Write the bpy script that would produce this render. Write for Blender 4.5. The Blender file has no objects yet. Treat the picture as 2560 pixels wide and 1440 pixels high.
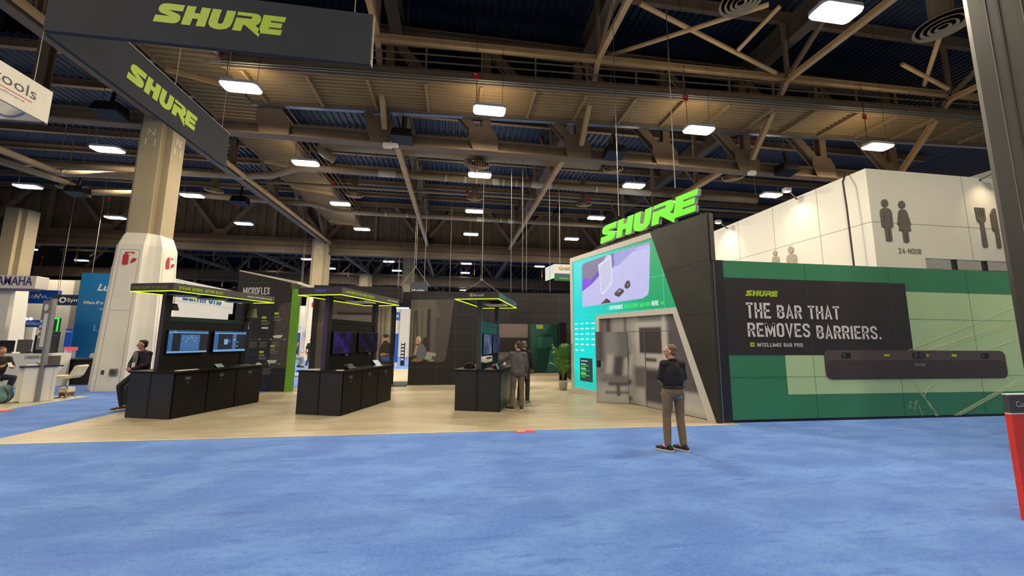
import bpy, bmesh, math, random
from mathutils import Vector, Matrix, geometry
random.seed(7)
PI = math.pi
V = Vector
SC = bpy.context.scene
COL = SC.collection

# ------------------------------------------------------------------ camera
FPX, YAW, PITCH, ROLL, EYE = 957.0, .1448, .1330, .0078, 1.82
_f = V((math.sin(YAW)*math.cos(PITCH), math.cos(YAW)*math.cos(PITCH), math.sin(PITCH)))
_r0 = V((math.cos(YAW), -math.sin(YAW), 0)); _u0 = _r0.cross(_f)
_r = math.cos(ROLL)*_r0 + math.sin(ROLL)*_u0
_u = -math.sin(ROLL)*_r0 + math.cos(ROLL)*_u0
cam_d = bpy.data.cameras.new('camera'); cam_d.sensor_fit = 'HORIZONTAL'; cam_d.sensor_width = 36
cam_d.lens = FPX/2560*36; cam_d.clip_end = 400; cam_d.clip_start = .05
cam = bpy.data.objects.new('camera', cam_d); COL.objects.link(cam)
M = Matrix((_r, _u, -_f)).transposed().to_4x4(); M.translation = V((0, 0, EYE))
cam.matrix_world = M
SC.camera = cam
def ray(x, y): return (x-1280)/FPX*_r + (720-y)/FPX*_u + _f
def atY(x, y, Y): d = ray(x, y); t = Y/d.y; return V((d.x*t, Y, EYE+d.z*t))
def atX(x, y, X): d = ray(x, y); t = X/d.x; return V((X, d.y*t, EYE+d.z*t))
def onz(x, y, z=0): d = ray(x, y); t = (z-EYE)/d.z; return V((d.x*t, d.y*t, z))

# ------------------------------------------------------------------ view, world
SC.view_settings.view_transform = 'Standard'; SC.view_settings.look = 'None'
SC.view_settings.gamma = 1; SC.view_settings.use_curve_mapping = False
SC.view_settings.exposure = 0.0
W = bpy.data.worlds.new('world'); SC.world = W; W.use_nodes = True
W.node_tree.nodes['Background'].inputs[0].default_value = (1.0, .88, .68, 1)
W.node_tree.nodes['Background'].inputs[1].default_value = .22
SC.cycles.max_bounces = 6; SC.cycles.diffuse_bounces = 3; SC.cycles.glossy_bounces = 3
SC.cycles.transmission_bounces = 3; SC.cycles.use_denoising = True
SC.cycles.sample_clamp_indirect = 4
LAMP_COL = (1.0, .86, .64)
LAMP_W = 230

# ------------------------------------------------------------------ helpers
def srgb(r, g=None, b=None):
    if g is None: r, g, b = r
    f = lambda c: (c/255/12.92 if c <= 10 else ((c/255+.055)/1.055)**2.4)
    return (f(r), f(g), f(b), 1)
def mat(name, col, rough=.6, metal=0, emit=0, noise=.08, scale=6, bump=0, spec=None, ecol=None):
    m = bpy.data.materials.new(name); m.use_nodes = True
    nt = m.node_tree; N = nt.nodes; L = nt.links; b = N['Principled BSDF']
    c = srgb(col)
    b.inputs['Roughness'].default_value = rough; b.inputs['Metallic'].default_value = metal
    if spec is not None: b.inputs['Specular IOR Level'].default_value = spec
    tc = N.new('ShaderNodeTexCoord'); n = N.new('ShaderNodeTexNoise'); n.inputs['Scale'].default_value = scale
    n.inputs['Detail'].default_value = 3
    L.new(tc.outputs['Object'], n.inputs['Vector'])
    r = N.new('ShaderNodeValToRGB')
    r.color_ramp.elements[0].color = [max(0, v*(1-noise)) for v in c[:3]]+[1]
    r.color_ramp.elements[1].color = [min(1, v*(1+noise)) for v in c[:3]]+[1]
    r.color_ramp.elements[0].position = .3; r.color_ramp.elements[1].position = .7
    L.new(n.outputs['Fac'], r.inputs['Fac'])
    if emit:
        b.inputs['Base Color'].default_value = (0.02, .02, .02, 1)
        if ecol: b.inputs['Emission Color'].default_value = srgb(ecol)
        else: L.new(r.outputs[0], b.inputs['Emission Color'])
        b.inputs['Emission Strength'].default_value = emit
    else: L.new(r.outputs[0], b.inputs['Base Color'])
    if bump:
        bp = N.new('ShaderNodeBump'); bp.inputs['Strength'].default_value = bump; bp.inputs['Distance'].default_value = .02
        L.new(n.outputs['Fac'], bp.inputs['Height']); L.new(bp.outputs[0], b.inputs['Normal'])
    return m
class Nd:
    """node helper on a fresh material"""
    def __init__(s, name, rough=.6):
        s.m = bpy.data.materials.new(name); s.m.use_nodes = True
        s.N = s.m.node_tree.nodes; s.L = s.m.node_tree.links; s.b = s.N['Principled BSDF']
        s.b.inputs['Roughness'].default_value = rough
    def n(s, t, **kw):
        x = s.N.new(t)
        for k, v in kw.items(): setattr(x, k, v)
        return x
    def put(s, sock, v):
        if hasattr(v, 'links'): s.L.new(v, sock)
        else: sock.default_value = v
    def math(s, op, a, b=0.0):
        x = s.n('ShaderNodeMath', operation=op); s.put(x.inputs[0], a); s.put(x.inputs[1], b); return x.outputs[0]
    def smooth(s, v, a, b):
        x = s.n('ShaderNodeMapRange', interpolation_type='SMOOTHSTEP')
        s.put(x.inputs[0], v); x.inputs[1].default_value = a; x.inputs[2].default_value = b
        return x.outputs[0]
    def mix(s, f, a, b):
        x = s.n('ShaderNodeMix', data_type='RGBA'); s.put(x.inputs[0], f); s.put(x.inputs[6], a); s.put(x.inputs[7], b); return x.outputs[2]
    def uv(s):
        u = s.n('ShaderNodeUVMap'); x = s.n('ShaderNodeSeparateXYZ'); s.L.new(u.outputs[0], x.inputs[0]); return u.outputs[0], x.outputs[0], x.outputs[1]
    def noise(s, vec, scale, detail=3):
        x = s.n('ShaderNodeTexNoise'); s.L.new(vec, x.inputs['Vector']); x.inputs['Scale'].default_value = scale; x.inputs['Detail'].default_value = detail; return x.outputs['Fac']
    def color(s, v): s.put(s.b.inputs['Base Color'], v)
    def emit(s, v, st): s.put(s.b.inputs['Emission Color'], v); s.b.inputs['Emission Strength'].default_value = st; s.b.inputs['Base Color'].default_value = (.01, .01, .01, 1)
def print_mat(name, base, items, emit=0, rough=.55):
    """a printed picture: soft edged patches, items = (x0, x1, z0, z1, blur, colour, lean)"""
    k = Nd(name, rough); vec, ux, uz = k.uv()
    c = srgb(base)
    cur = k.mix(k.noise(vec, 2.0), [v*.93 for v in c[:3]]+[1], [min(1, v*1.07) for v in c[:3]]+[1])
    for it in items:
        x0, x1, z0, z1, bl, cl = it[:6]; lean = it[6] if len(it) > 6 else 0
        xx = k.math('SUBTRACT', ux, k.math('MULTIPLY', k.math('SUBTRACT', uz, z0), lean)) if lean else ux
        f = k.math('MULTIPLY', k.smooth(xx, x0-bl, x0+bl), k.smooth(xx, x1+bl, x1-bl))
        f = k.math('MULTIPLY', f, k.math('MULTIPLY', k.smooth(uz, z0-bl, z0+bl), k.smooth(uz, z1+bl, z1-bl)))
        cur = k.mix(f, cur, srgb(cl))
    if emit: k.emit(cur, emit)
    else: k.color(cur)
    return k.m
def tile_mat(name, base, line, w, h, lw, rough=.5):
    k = Nd(name, rough); vec, ux, uz = k.uv()
    t = k.n('ShaderNodeTexBrick', offset=0.0, squash=1.0); k.L.new(vec, t.inputs['Vector'])
    t.inputs['Scale'].default_value = 1; t.inputs['Brick Width'].default_value = w; t.inputs['Row Height'].default_value = h
    t.inputs['Mortar Size'].default_value = lw; t.inputs['Mortar Smooth'].default_value = 0
    t.inputs['Color1'].default_value = srgb(base); t.inputs['Color2'].default_value = [v*1.06 for v in srgb(base)[:3]]+[1]; t.inputs['Mortar'].default_value = srgb(line)
    k.color(t.outputs[0]); return k.m

class MB:
    """collects shapes and links them as one mesh"""
    def __init__(s, M=None): s.v = []; s.f = []; s.uvv = []; s.M = M
    def add(s, vs, fs, uv=None):
        o = len(s.v)
        s.v += [(s.M @ V(p)) if s.M else V(p) for p in vs]
        s.uvv += uv if uv else [(p[0], p[2]) for p in vs]
        s.f += [[i+o for i in f] for f in fs]; return s
    def box(s, x0, x1, y0, y1, z0, z1):
        vs = [(x, y, z) for z in (z0, z1) for y in (y0, y1) for x in (x0, x1)]
        return s.add(vs, [(0, 2, 3, 1), (4, 5, 7, 6), (0, 1, 5, 4), (2, 6, 7, 3), (0, 4, 6, 2), (1, 3, 7, 5)])
    def bar(s, p, q, w, h, up=(0, 0, 1)):
        p, q = V(p), V(q); d = (q-p).normalized(); up = V(up)
        if abs(d.dot(up)) > .99: up = V((0, 1, 0))
        r = d.cross(up).normalized(); u = r.cross(d)
        c = [a*w/2*r+b*h/2*u for a, b in ((-1, -1), (1, -1), (1, 1), (-1, 1))]
        return s.add([p+x for x in c]+[q+x for x in c], [(3, 2, 1, 0), (4, 5, 6, 7), (0, 1, 5, 4), (1, 2, 6, 5), (2, 3, 7, 6), (3, 0, 4, 7)])
    def ibeam(s, p, q, w, h, t=.05, up=(0, 0, 1)):
        p, q = V(p), V(q); d = (q-p).normalized(); u = V(up)
        if abs(d.dot(u)) > .99: u = V((0, 1, 0))
        r = d.cross(u).normalized(); u = r.cross(d)
        s.bar(p+u*(h-t)/2, q+u*(h-t)/2, w, t, up); s.bar(p-u*(h-t)/2, q-u*(h-t)/2, w, t, up)
        return s.bar(p, q, t, h-2*t, up)
    def tube(s, pts, r, n=8):
        pts = [V(p) for p in pts]; rr = r if isinstance(r, (list, tuple)) else [r]*len(pts)
        vs = []; fs = []; pr = None
        for i, p in enumerate(pts):
            d = (pts[min(i+1, len(pts)-1)]-pts[max(i-1, 0)]).normalized()
            if pr is None: pr = d.orthogonal().normalized()
            else: pr = (pr-d*pr.dot(d)); pr = pr.normalized() if pr.length > 1e-6 else d.orthogonal().normalized()
            b = d.cross(pr)
            vs += [p+rr[i]*(math.cos(2*PI*k/n)*pr+math.sin(2*PI*k/n)*b) for k in range(n)]
        for i in range(len(pts)-1):
            for k in range(n): fs.append((i*n+k, i*n+(k+1) % n, (i+1)*n+(k+1) % n, (i+1)*n+k))
        fs.append(tuple(range(n))[::-1]); fs.append(tuple((len(pts)-1)*n+k for k in range(n)))
        return s.add(vs, fs)
    def lathe(s, prof, c=(0, 0, 0), n=20):
        vs = []; fs = []; c = V(c)
        for r, z in prof: vs += [c+V((r*math.cos(2*PI*k/n), r*math.sin(2*PI*k/n), z)) for k in range(n)]
        for i in range(len(prof)-1):
            for k in range(n): fs.append((i*n+k, i*n+(k+1) % n, (i+1)*n+(k+1) % n, (i+1)*n+k))
        fs.append(tuple(range(n))[::-1]); fs.append(tuple((len(prof)-1)*n+k for k in range(n)))
        return s.add(vs, fs)
    def prism(s, poly, o, u, v, d0, d1=0.0):
        """polygon in the (u, v) plane through o, from depth d0 to d1 along u x v"""
        o, u, v = V(o), V(u), V(v); n = u.cross(v); k = len(poly)
        tri = geometry.tessellate_polygon([[V((a, b, 0)) for a, b in poly]])
        vs = [o+a*u+b*v+n*d1 for a, b in poly]; fs = []
        ar = sum(poly[i][0]*poly[(i+1) % k][1]-poly[(i+1) % k][0]*poly[i][1] for i in range(k))
        for t in tri:
            a = [poly[i] for i in t]; cr = (a[1][0]-a[0][0])*(a[2][1]-a[0][1])-(a[2][0]-a[0][0])*(a[1][1]-a[0][1])
            fs.append(tuple(t) if cr > 0 else tuple(t)[::-1])
        if abs(d0-d1) > 1e-7:
            vs += [o+a*u+b*v+n*d0 for a, b in poly]
            fs += [tuple(i+k for i in f)[::-1] for f in fs]
            for i in range(k):
                j = (i+1) % k
                fs.append((i+k, j+k, j, i) if ar > 0 else (i, j, j+k, i+k))
        return s.add(vs, fs, [tuple(p) for p in poly]*(2 if abs(d0-d1) > 1e-7 else 1))
    def ball(s, c, r, n=12, m=8, R=None):
        r = r if isinstance(r, (tuple, list)) else (r, r, r); c = V(c); vs = []; fs = []
        pts = [(0, 0, 1)]+[(math.sin(PI*j/m)*math.cos(2*PI*i/n), math.sin(PI*j/m)*math.sin(2*PI*i/n), math.cos(PI*j/m)) for j in range(1, m) for i in range(n)]+[(0, 0, -1)]
        for p in pts:
            q = V((p[0]*r[0], p[1]*r[1], p[2]*r[2])); vs.append(c+(R @ q if R else q))
        for i in range(n):
            fs.append((0, 1+i, 1+(i+1) % n)); fs.append((len(pts)-1, 1+(m-2)*n+(i+1) % n, 1+(m-2)*n+i))
            for j in range(m-2): fs.append((1+j*n+i, 1+(j+1)*n+i, 1+(j+1)*n+(i+1) % n, 1+j*n+(i+1) % n))
        return s.add(vs, fs)
    def cap(s, p, q, r1, r2, n=12):
        """tapered capsule"""
        p, q = V(p), V(q); d = q-p; L = d.length; d = d/L if L > 1e-6 else V((0, 0, 1))
        pts = []; rr = []
        for a in (89, 60, 30): a = math.radians(a); pts.append(p-d*r1*math.sin(a)); rr.append(r1*math.cos(a))
        pts += [p, q]; rr += [r1, r2]
        for a in (30, 60, 89): a = math.radians(a); pts.append(q+d*r2*math.sin(a)); rr.append(r2*math.cos(a))
        return s.tube(pts, rr, n)
    def mesh(s, name):
        me = bpy.data.meshes.new(name); me.from_pydata([tuple(p) for p in s.v], [], s.f)
        ul = me.uv_layers.new(name='UVMap')
        for lp in me.loops: ul.data[lp.index].uv = s.uvv[lp.vertex_index]
        me.update(); return me
def basis(o):
    m = o.matrix_basis.copy()
    if o.parent: m = basis(o.parent) @ o.matrix_parent_inverse @ m
    return m
def link(o, parent=None, world=True):
    COL.objects.link(o)
    if parent:
        o.parent = parent
        if world: o.matrix_parent_inverse = basis(parent).inverted()
    return o
def obj(name, mb, m, parent=None, smooth=False, bevel=0, world=True, label=None):
    me = mb.mesh(name) if isinstance(mb, MB) else mb
    if m is not None: me.materials.clear(); me.materials.append(m)
    if smooth:
        me.shade_smooth()
    o = bpy.data.objects.new(name, me)
    if bevel:
        b = o.modifiers.new('bevel', 'BEVEL'); b.width = bevel; b.segments = 2; b.limit_method = 'ANGLE'
    if label: o['label'] = label
    return link(o, parent, world)
def tag(o, label, cat, group=None, kind=None):
    o['label'] = label; o['category'] = cat
    if group: o['group'] = group
    if kind: o['kind'] = kind
    return o
def thing(name, label, cat, loc=(0, 0, 0), rz=0, group=None):
    o = bpy.data.objects.new(name, None); COL.objects.link(o); o.empty_display_size = .1
    o.location = loc; o.rotation_euler = (0, 0, rz)
    return tag(o, label, cat, group)
def struct(name, mb, m, label=None, cat=None):
    o = obj(name, mb, m); o['kind'] = 'structure'
    o['label'] = label or name; o['category'] = cat or 'setting'
    return o
def copy_tree(o, parent=None):
    c = o.copy(); COL.objects.link(c)
    if parent: c.parent = parent
    for ch in list(o.children): copy_tree(ch, c)
    return c
def shift(poly, dx=0, dy=0, k=1, kx=None): return [((kx or k)*a+dx, k*b+dy) for a, b in poly]
def rrect(x0, x1, z0, z1, r, n=5):
    p = []
    for cx, cz, a0 in ((x1-r, z1-r, 0), (x0+r, z1-r, 90), (x0+r, z0+r, 180), (x1-r, z0+r, 270)):
        p += [(cx+r*math.cos(math.radians(a0+90*i/n)), cz+r*math.sin(math.radians(a0+90*i/n))) for i in range(n+1)]
    return p
def circ(cx, cz, r, n=18, rz=None): return [(cx+r*math.cos(2*PI*i/n), cz+(rz or r)*math.sin(2*PI*i/n)) for i in range(n)]
def rect(x0, x1, z0, z1): return [(x0, z0), (x1, z0), (x1, z1), (x0, z1)]
# condensed block capitals drawn as strokes
gl_, gr_, gb_, gT_ = .075, .425, .075, .925
GL = {
 'A': (.5, [[(.055, 0), (.25, .97), (.445, 0)], [(.13, .27), (.37, .27)]]), 'B': (.5, [[(gl_, gb_), (gl_, gT_), (.3, gT_), (.4, .83), (.4, .63), (.3, .52), (gl_, .52)], [(.28, .52), (gr_, .4), (gr_, .18), (.31, gb_), (gl_, gb_)]]),
 'C': (.5, [[(gr_, .66), (gr_, .82), (.33, gT_), (.17, gT_), (gl_, .82), (gl_, .18), (.17, gb_), (.33, gb_), (gr_, .18), (gr_, .34)]]), 'D': (.5, [[(gl_, gb_), (gl_, gT_), (.3, gT_), (gr_, .82), (gr_, .18), (.3, gb_), (gl_, gb_)]]),
 'E': (.46, [[(.46, gT_), (gl_, gT_), (gl_, gb_), (.46, gb_)], [(gl_, .5), (.4, .5)]]), 'F': (.44, [[(.44, gT_), (gl_, gT_), (gl_, 0)], [(gl_, .48), (.39, .48)]]),
 'G': (.5, [[(gr_, .68), (gr_, .82), (.33, gT_), (.17, gT_), (gl_, .82), (gl_, .18), (.17, gb_), (.33, gb_), (gr_, .18), (gr_, .46), (.26, .46)]]), 'H': (.5, [[(gl_, 0), (gl_, 1)], [(gr_, 0), (gr_, 1)], [(gl_, .5), (gr_, .5)]]),
 'I': (.15, [[(.075, 0), (.075, 1)]]), 'J': (.46, [[(.385, 1), (.385, .18), (.3, gb_), (.16, gb_), (gl_, .18), (gl_, .32)]]), 'K': (.5, [[(gl_, 0), (gl_, 1)], [(.43, 1), (gl_, .38)], [(.2, .56), (.44, 0)]]),
 'L': (.44, [[(gl_, 1), (gl_, gb_), (.44, gb_)]]), 'M': (.66, [[(gl_, 0), (gl_, 1)], [(.585, 0), (.585, 1)], [(gl_, .95), (.33, .22), (.585, .95)]]), 'N': (.52, [[(gl_, 0), (gl_, 1)], [(.445, 0), (.445, 1)], [(gl_, .93), (.445, .07)]]),
 'O': (.5, [[(.25, gT_), (.33, gT_), (gr_, .82), (gr_, .18), (.33, gb_), (.17, gb_), (gl_, .18), (gl_, .82), (.17, gT_), (.25, gT_)]]), 'P': (.5, [[(gl_, 0), (gl_, gT_), (.31, gT_), (gr_, .82), (gr_, .58), (.31, .46), (gl_, .46)]]),
 'Q': (.5, [[(.25, gT_), (.33, gT_), (gr_, .82), (gr_, .18), (.33, gb_), (.17, gb_), (gl_, .18), (gl_, .82), (.17, gT_), (.25, gT_)], [(.3, .22), (.46, 0)]]),
 'R': (.5, [[(gl_, 0), (gl_, gT_), (.31, gT_), (gr_, .82), (gr_, .6), (.31, .48), (gl_, .48)], [(.28, .48), (.43, 0)]]),
 'S': (.5, [[(gr_, .7), (gr_, .82), (.33, gT_), (.17, gT_), (gl_, .82), (gl_, .68), (.14, .57), (.36, .43), (gr_, .32), (gr_, .18), (.33, gb_), (.17, gb_), (gl_, .18), (gl_, .3)]]),
 'T': (.46, [[(0, gT_), (.46, gT_)], [(.23, 0), (.23, gT_)]]), 'U': (.5, [[(gl_, 1), (gl_, .18), (.17, gb_), (.33, gb_), (gr_, .18), (gr_, 1)]]), 'V': (.5, [[(.055, 1), (.25, .04), (.445, 1)]]),
 'W': (.74, [[(.055, 1), (.2, .04), (.37, .92), (.54, .04), (.685, 1)]]), 'X': (.5, [[(.06, 0), (.44, 1)], [(.06, 1), (.44, 0)]]), 'Y': (.5, [[(.055, 1), (.25, .46), (.445, 1)], [(.25, .46), (.25, 0)]]), 'Z': (.46, [[(.02, gT_), (.4, gT_), (.06, gb_), (.46, gb_)]]),
 '2': (.5, [[(gl_, .68), (gl_, .82), (.17, gT_), (.33, gT_), (gr_, .82), (gr_, .62), (gl_, gb_), (.49, gb_)]]), '4': (.5, [[(.37, 0), (.37, .98), (gl_, .28), (.5, .28)]]), '1': (.3, [[(.02, .78), (.2, .95), (.2, 0)]]), '3': (.5, [[(gl_, .82), (.17, gT_), (.33, gT_), (gr_, .82), (gr_, .62), (.3, .52), (gr_, .4), (gr_, .18), (.33, gb_), (.17, gb_), (gl_, .18)]]),
 '-': (.36, [[(.04, .46), (.32, .46)]]), '.': (.17, [[(.085, 0), (.085, .17)]]), ' ': (.24, [])}
def stroke_mesh(s, t=.15, gap=.1):
    mb = MB(); x = 0
    for ch in s:
        w, ls = GL[ch]
        for pl in ls:
            P = [V((a+x, b)) for a, b in pl]; n = len(P); L_ = []; R_ = []
            closed = (P[0]-P[-1]).length < 1e-6
            for i in range(n):
                d0 = (P[i]-P[i-1]).normalized() if i else ((P[0]-P[-2]).normalized() if closed else None)
                d1 = (P[i+1]-P[i]).normalized() if i < n-1 else ((P[1]-P[0]).normalized() if closed else None)
                d0 = d0 or d1; d1 = d1 or d0
                a = V((-d0.y, d0.x)); b = V((-d1.y, d1.x)); m = a+b
                m = m.normalized() if m.length > 1e-4 else a
                k = t/2/max(.45, m.dot(a))
                L_.append(P[i]+m*k); R_.append(P[i]-m*k)
            vs = [(p.x, p.y, 0) for p in L_]+[(p.x, p.y, 0) for p in R_]
            mb.add(vs, [(i+n, i+n+1, i+1, i) for i in range(n-1)])
        x += w+gap
    return mb
def text(name, s, m, parent, o, u, v, h=None, w=None, bold=0.0, off=.004, depth=0, shear=0, align='L', spacing=1.0, plain=False):
    """flat lettering whose box starts at o, u to the right, v up, h tall (capitals), w wide"""
    if not plain and all(c in GL for c in s): me = stroke_mesh(s).mesh(name)
    else:
        cu = bpy.data.curves.new(name, 'FONT'); cu.body = s; cu.offset = bold; cu.resolution_u = 2; cu.shear = shear; cu.space_character = spacing
        t = bpy.data.objects.new(name, cu); COL.objects.link(t)
        me = bpy.data.meshes.new_from_object(t.evaluated_get(bpy.context.evaluated_depsgraph_get()))
        bpy.data.objects.remove(t); bpy.data.curves.remove(cu)
    xs = [p.co.x for p in me.vertices]; ys = [p.co.y for p in me.vertices]
    x0, x1, y0, y1 = min(xs), max(xs), min(ys), max(ys)
    u, v = V(u), V(v); n = u.cross(v); o = V(o)
    if h is None: h = w/(x1-x0)*(y1-y0)
    kz = h/(y1-y0); kx = (w/(x1-x0)) if w else kz
    if align == 'C': o = o-u*(x1-x0)*kx/2
    for p in me.vertices: p.co = o+u*(p.co.x-x0)*kx+v*(p.co.y-y0)*kz+n*off
    me.name = name
    ob = obj(name, me, m, parent)
    if depth:
        sl = ob.modifiers.new('solid', 'SOLIDIFY'); sl.thickness = depth; sl.offset = -1
    return ob

# the wide slanted five letter logo, height 1
SL = .24
LOGO = {
 'S': [(0, 0), (1.0, 0), (1.22, .03), (1.34, .12), (1.38, .25), (1.34, .4), (1.2, .5), (.98, .56), (.58, .665), (1.36, .665), (1.36, 1.0), (.42, 1.0), (.2, .96), (.07, .86), (.04, .7), (.11, .56), (.28, .47), (.78, .355), (0, .355)],
 'H': [(0, 0), (.5, 0), (.5, .37), (.8, .37), (.8, 0), (1.3, 0), (1.3, 1), (.8, 1), (.8, .66), (.5, .66), (.5, 1), (0, 1)],
 'U': [(0, 1), (0, .35), (.05, .17), (.2, .04), (.42, -.03), (.65, -.045), (.88, -.03), (1.1, .04), (1.25, .17), (1.3, .35), (1.3, 1), (.8, 1), (.8, .36), (.76, .28), (.65, .25), (.54, .28), (.5, .36), (.5, 1)],
 'R': [(0, 0), (.5, 0), (.5, .33), (.62, .33), (1.57, -.21), (1.57, .03), (1.5, .2), (1.2, .37), (1.34, .47), (1.4, .6), (1.4, .74), (1.31, .9), (1.13, .98), (.95, 1), (0, 1), (0, .82), (.84, .82), (.88, .76), (.84, .69), (0, .69)],
 'E': [(0, 0), (1.3, 0), (1.3, .29), (.52, .29), (.52, .37), (1.2, .37), (1.2, .64), (.52, .64), (.52, .72), (1.3, .72), (1.3, 1), (0, 1)]}
LOGO_X = {'S': 0, 'H': 1.5, 'U': 2.9, 'R': 4.32, 'E': 5.78}
LOGO_W = 7.08+SL
def logo_poly(ch, w, h):
    kx = w/LOGO_W
    return [((LOGO_X[ch]+a+SL*b)*kx, b*h) for a, b in LOGO[ch]]
def logo(parent, m, o, u, v, w, h, d0=.003, d1=None, sides=None, name='logo_letter'):
    for ch in 'SHURE':
        mb = MB().prism(logo_poly(ch, w, h), o, u, v, 0 if d1 else d0, d1 or d0)
        obj(name, mb, m, parent)

# ------------------------------------------------------------------ materials
def carpet_mat():
    k = Nd('blue_carpet', .95); tc = k.n('ShaderNodeTexCoord'); vec = tc.outputs['Object']
    mp = k.n('ShaderNodeMapping'); k.L.new(vec, mp.inputs[0]); mp.inputs['Scale'].default_value = (1.2, 7, 1); mp.inputs['Rotation'].default_value = (0, 0, .12)
    m2 = k.n('ShaderNodeMapping'); k.L.new(vec, m2.inputs[0]); m2.inputs['Scale'].default_value = (1, 1.8, 1); m2.inputs['Rotation'].default_value = (0, 0, .15)
    a = k.noise(m2.outputs[0], 1.1, 6); b = k.noise(mp.outputs[0], 1.3, 5); c = k.noise(vec, 75, 3); e = k.noise(m2.outputs[0], 9, 5); g = k.noise(vec, 26, 3)
    base = k.mix(k.smooth(a, .36, .66), srgb(76, 116, 190), srgb(98, 139, 208))
    base = k.mix(k.math('MULTIPLY', k.smooth(e, .42, .72), .5), base, srgb(66, 106, 188))
    base = k.mix(k.math('MULTIPLY', k.smooth(b, .56, .70), .6), base, srgb(54, 92, 174))
    base = k.mix(k.math('MULTIPLY', k.smooth(g, .4, .7), .25), base, srgb(112, 152, 222))
    base = k.mix(k.math('MULTIPLY', k.smooth(c, .35, .7), .3), base, srgb(54, 90, 170))
    k.color(base)
    k.b.inputs['Sheen Weight'].default_value = .06
    bp = k.n('ShaderNodeBump'); bp.inputs['Strength'].default_value = .35; bp.inputs['Distance'].default_value = .01
    k.L.new(c, bp.inputs['Height']); k.L.new(bp.outputs[0], k.b.inputs['Normal'])
    return k.m
def vinyl_mat(name, c1, c2, line):
    k = Nd(name, .42); tc = k.n('ShaderNodeTexCoord'); vec = tc.outputs['Object']
    t = k.n('ShaderNodeTexBrick', offset=.37); k.L.new(vec, t.inputs['Vector']); t.inputs['Scale'].default_value = 1
    t.inputs['Brick Width'].default_value = 1.25; t.inputs['Row Height'].default_value = .18; t.inputs['Mortar Size'].default_value = .003
    t.inputs['Color1'].default_value = srgb(c1); t.inputs['Color2'].default_value = srgb(c2); t.inputs['Mortar'].default_value = srgb(line); t.inputs['Bias'].default_value = 0
    mp = k.n('ShaderNodeMapping'); k.L.new(vec, mp.inputs[0]); mp.inputs['Scale'].default_value = (1.1, 14, 1)
    g = k.noise(mp.outputs[0], 1.7, 5)
    k.color(k.mix(k.math('MULTIPLY', k.smooth(g, .35, .75), .42), t.outputs[0], srgb(c1[0]*.66, c1[1]*.66, c1[2]*.66)))
    return k.m
m_carpet = carpet_mat()
m_vinyl = vinyl_mat('oak_vinyl', (186, 173, 147), (171, 158, 134), (140, 128, 106))
m_vinyl2 = vinyl_mat('grey_vinyl', (188, 184, 160), (178, 175, 152), (150, 148, 130))
m_roof = mat('navy_roof_deck', (41, 50, 66), .55, noise=.25, scale=.4)
m_tan = mat('tan_steel', (192, 156, 106), .6, noise=.12, scale=1.5)
m_brown = mat('taupe_steel', (126, 103, 77), .65, noise=.12, scale=1.2)
m_dbrown = mat('dark_taupe_steel', (94, 79, 62), .7, noise=.12, scale=1.2)
m_siding = mat('brown_siding', (112, 92, 68), .75, noise=.22, scale=.8)
m_deck = mat('catwalk_deck', (150, 123, 82), .6, noise=.1, scale=1)
m_pipe = mat('painted_pipe', (150, 130, 100), .5, noise=.1, scale=2)
m_band = mat('pale_pipe_band', (206, 196, 170), .6)
m_conduit = mat('galvanised_conduit', (150, 148, 142), .35, .7)
m_colpaint = mat('column_paint', (168, 152, 120), .7, noise=.05, scale=1)
m_clad = mat('white_cladding', (226, 220, 204), .5, noise=.03, scale=2)
m_cladline = mat('grey_joint', (150, 145, 132), .6)
m_white = mat('white_panel', (222, 216, 200), .6, noise=.03, scale=1)
m_whitelam = mat('white_laminate', (226, 222, 212), .4, noise=.02)
m_black = mat('black_laminate', (13, 12, 13), .5, spec=.3, noise=.15, scale=3)
m_blackfront = mat('charcoal_panel', (40, 40, 46), .5, spec=.35, noise=.1, scale=3)
m_jet = mat('jet_black', (11, 11, 12), .5)
m_slab = mat('black_textured_slab', (38, 36, 33), .5, noise=.35, scale=1.2, bump=.1)
m_dgrey = mat('dark_grey_paint', (66, 64, 62), .6)
m_grey = mat('mid_grey', (120, 118, 116), .5)
m_chrome = mat('chrome', (210, 210, 212), .12, 1.0)
m_alu = mat('brushed_aluminium', (150, 147, 142), .38, .6)
m_cable = mat('steel_cable', (140, 134, 122), .45, .5)
m_bcable = mat('black_cable', (40, 36, 34), .6)
m_banner = mat('charcoal_fabric', (48, 51, 58), .85, noise=.06, scale=2)
m_lime = mat('lime_print', (178, 206, 62), .55, noise=.03)
m_limeglow = mat('lime_logo_face', (110, 255, 20), .5, emit=1.0, noise=.04, scale=1)
m_limeled = mat('lime_led_strip', (215, 255, 20), .5, emit=1.6, noise=.03)
m_limeedge = mat('lime_edge', (126, 190, 14), .5, emit=.32, noise=.1, scale=1)
m_whiteprint = mat('white_print', (214, 212, 208), .6)
m_greyprint = mat('grey_print', (120, 118, 118), .6)
m_red = mat('red_print', (186, 26, 30), .5)
m_lred = mat('red_panel', (226, 58, 36), .5)
m_frame = mat('pale_grey_frame', (200, 196, 186), .5, noise=.03)
m_glow = mat('lamp_lens', (255, 250, 240), .4, emit=14, noise=.0)
m_blueprint = mat('blue_print', (22, 84, 170), .55)
m_skin = mat('skin', (206, 150, 122), .55, noise=.06, scale=18)
m_skin2 = mat('tan_skin', (190, 138, 108), .55, noise=.06, scale=18)
m_navyglass = mat('clear_glass', (250, 250, 250), .02)
m_navyglass.node_tree.nodes['Principled BSDF'].inputs['Transmission Weight'].default_value = 1.0
m_navyglass.node_tree.nodes['Principled BSDF'].inputs['IOR'].default_value = 1.12

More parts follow.
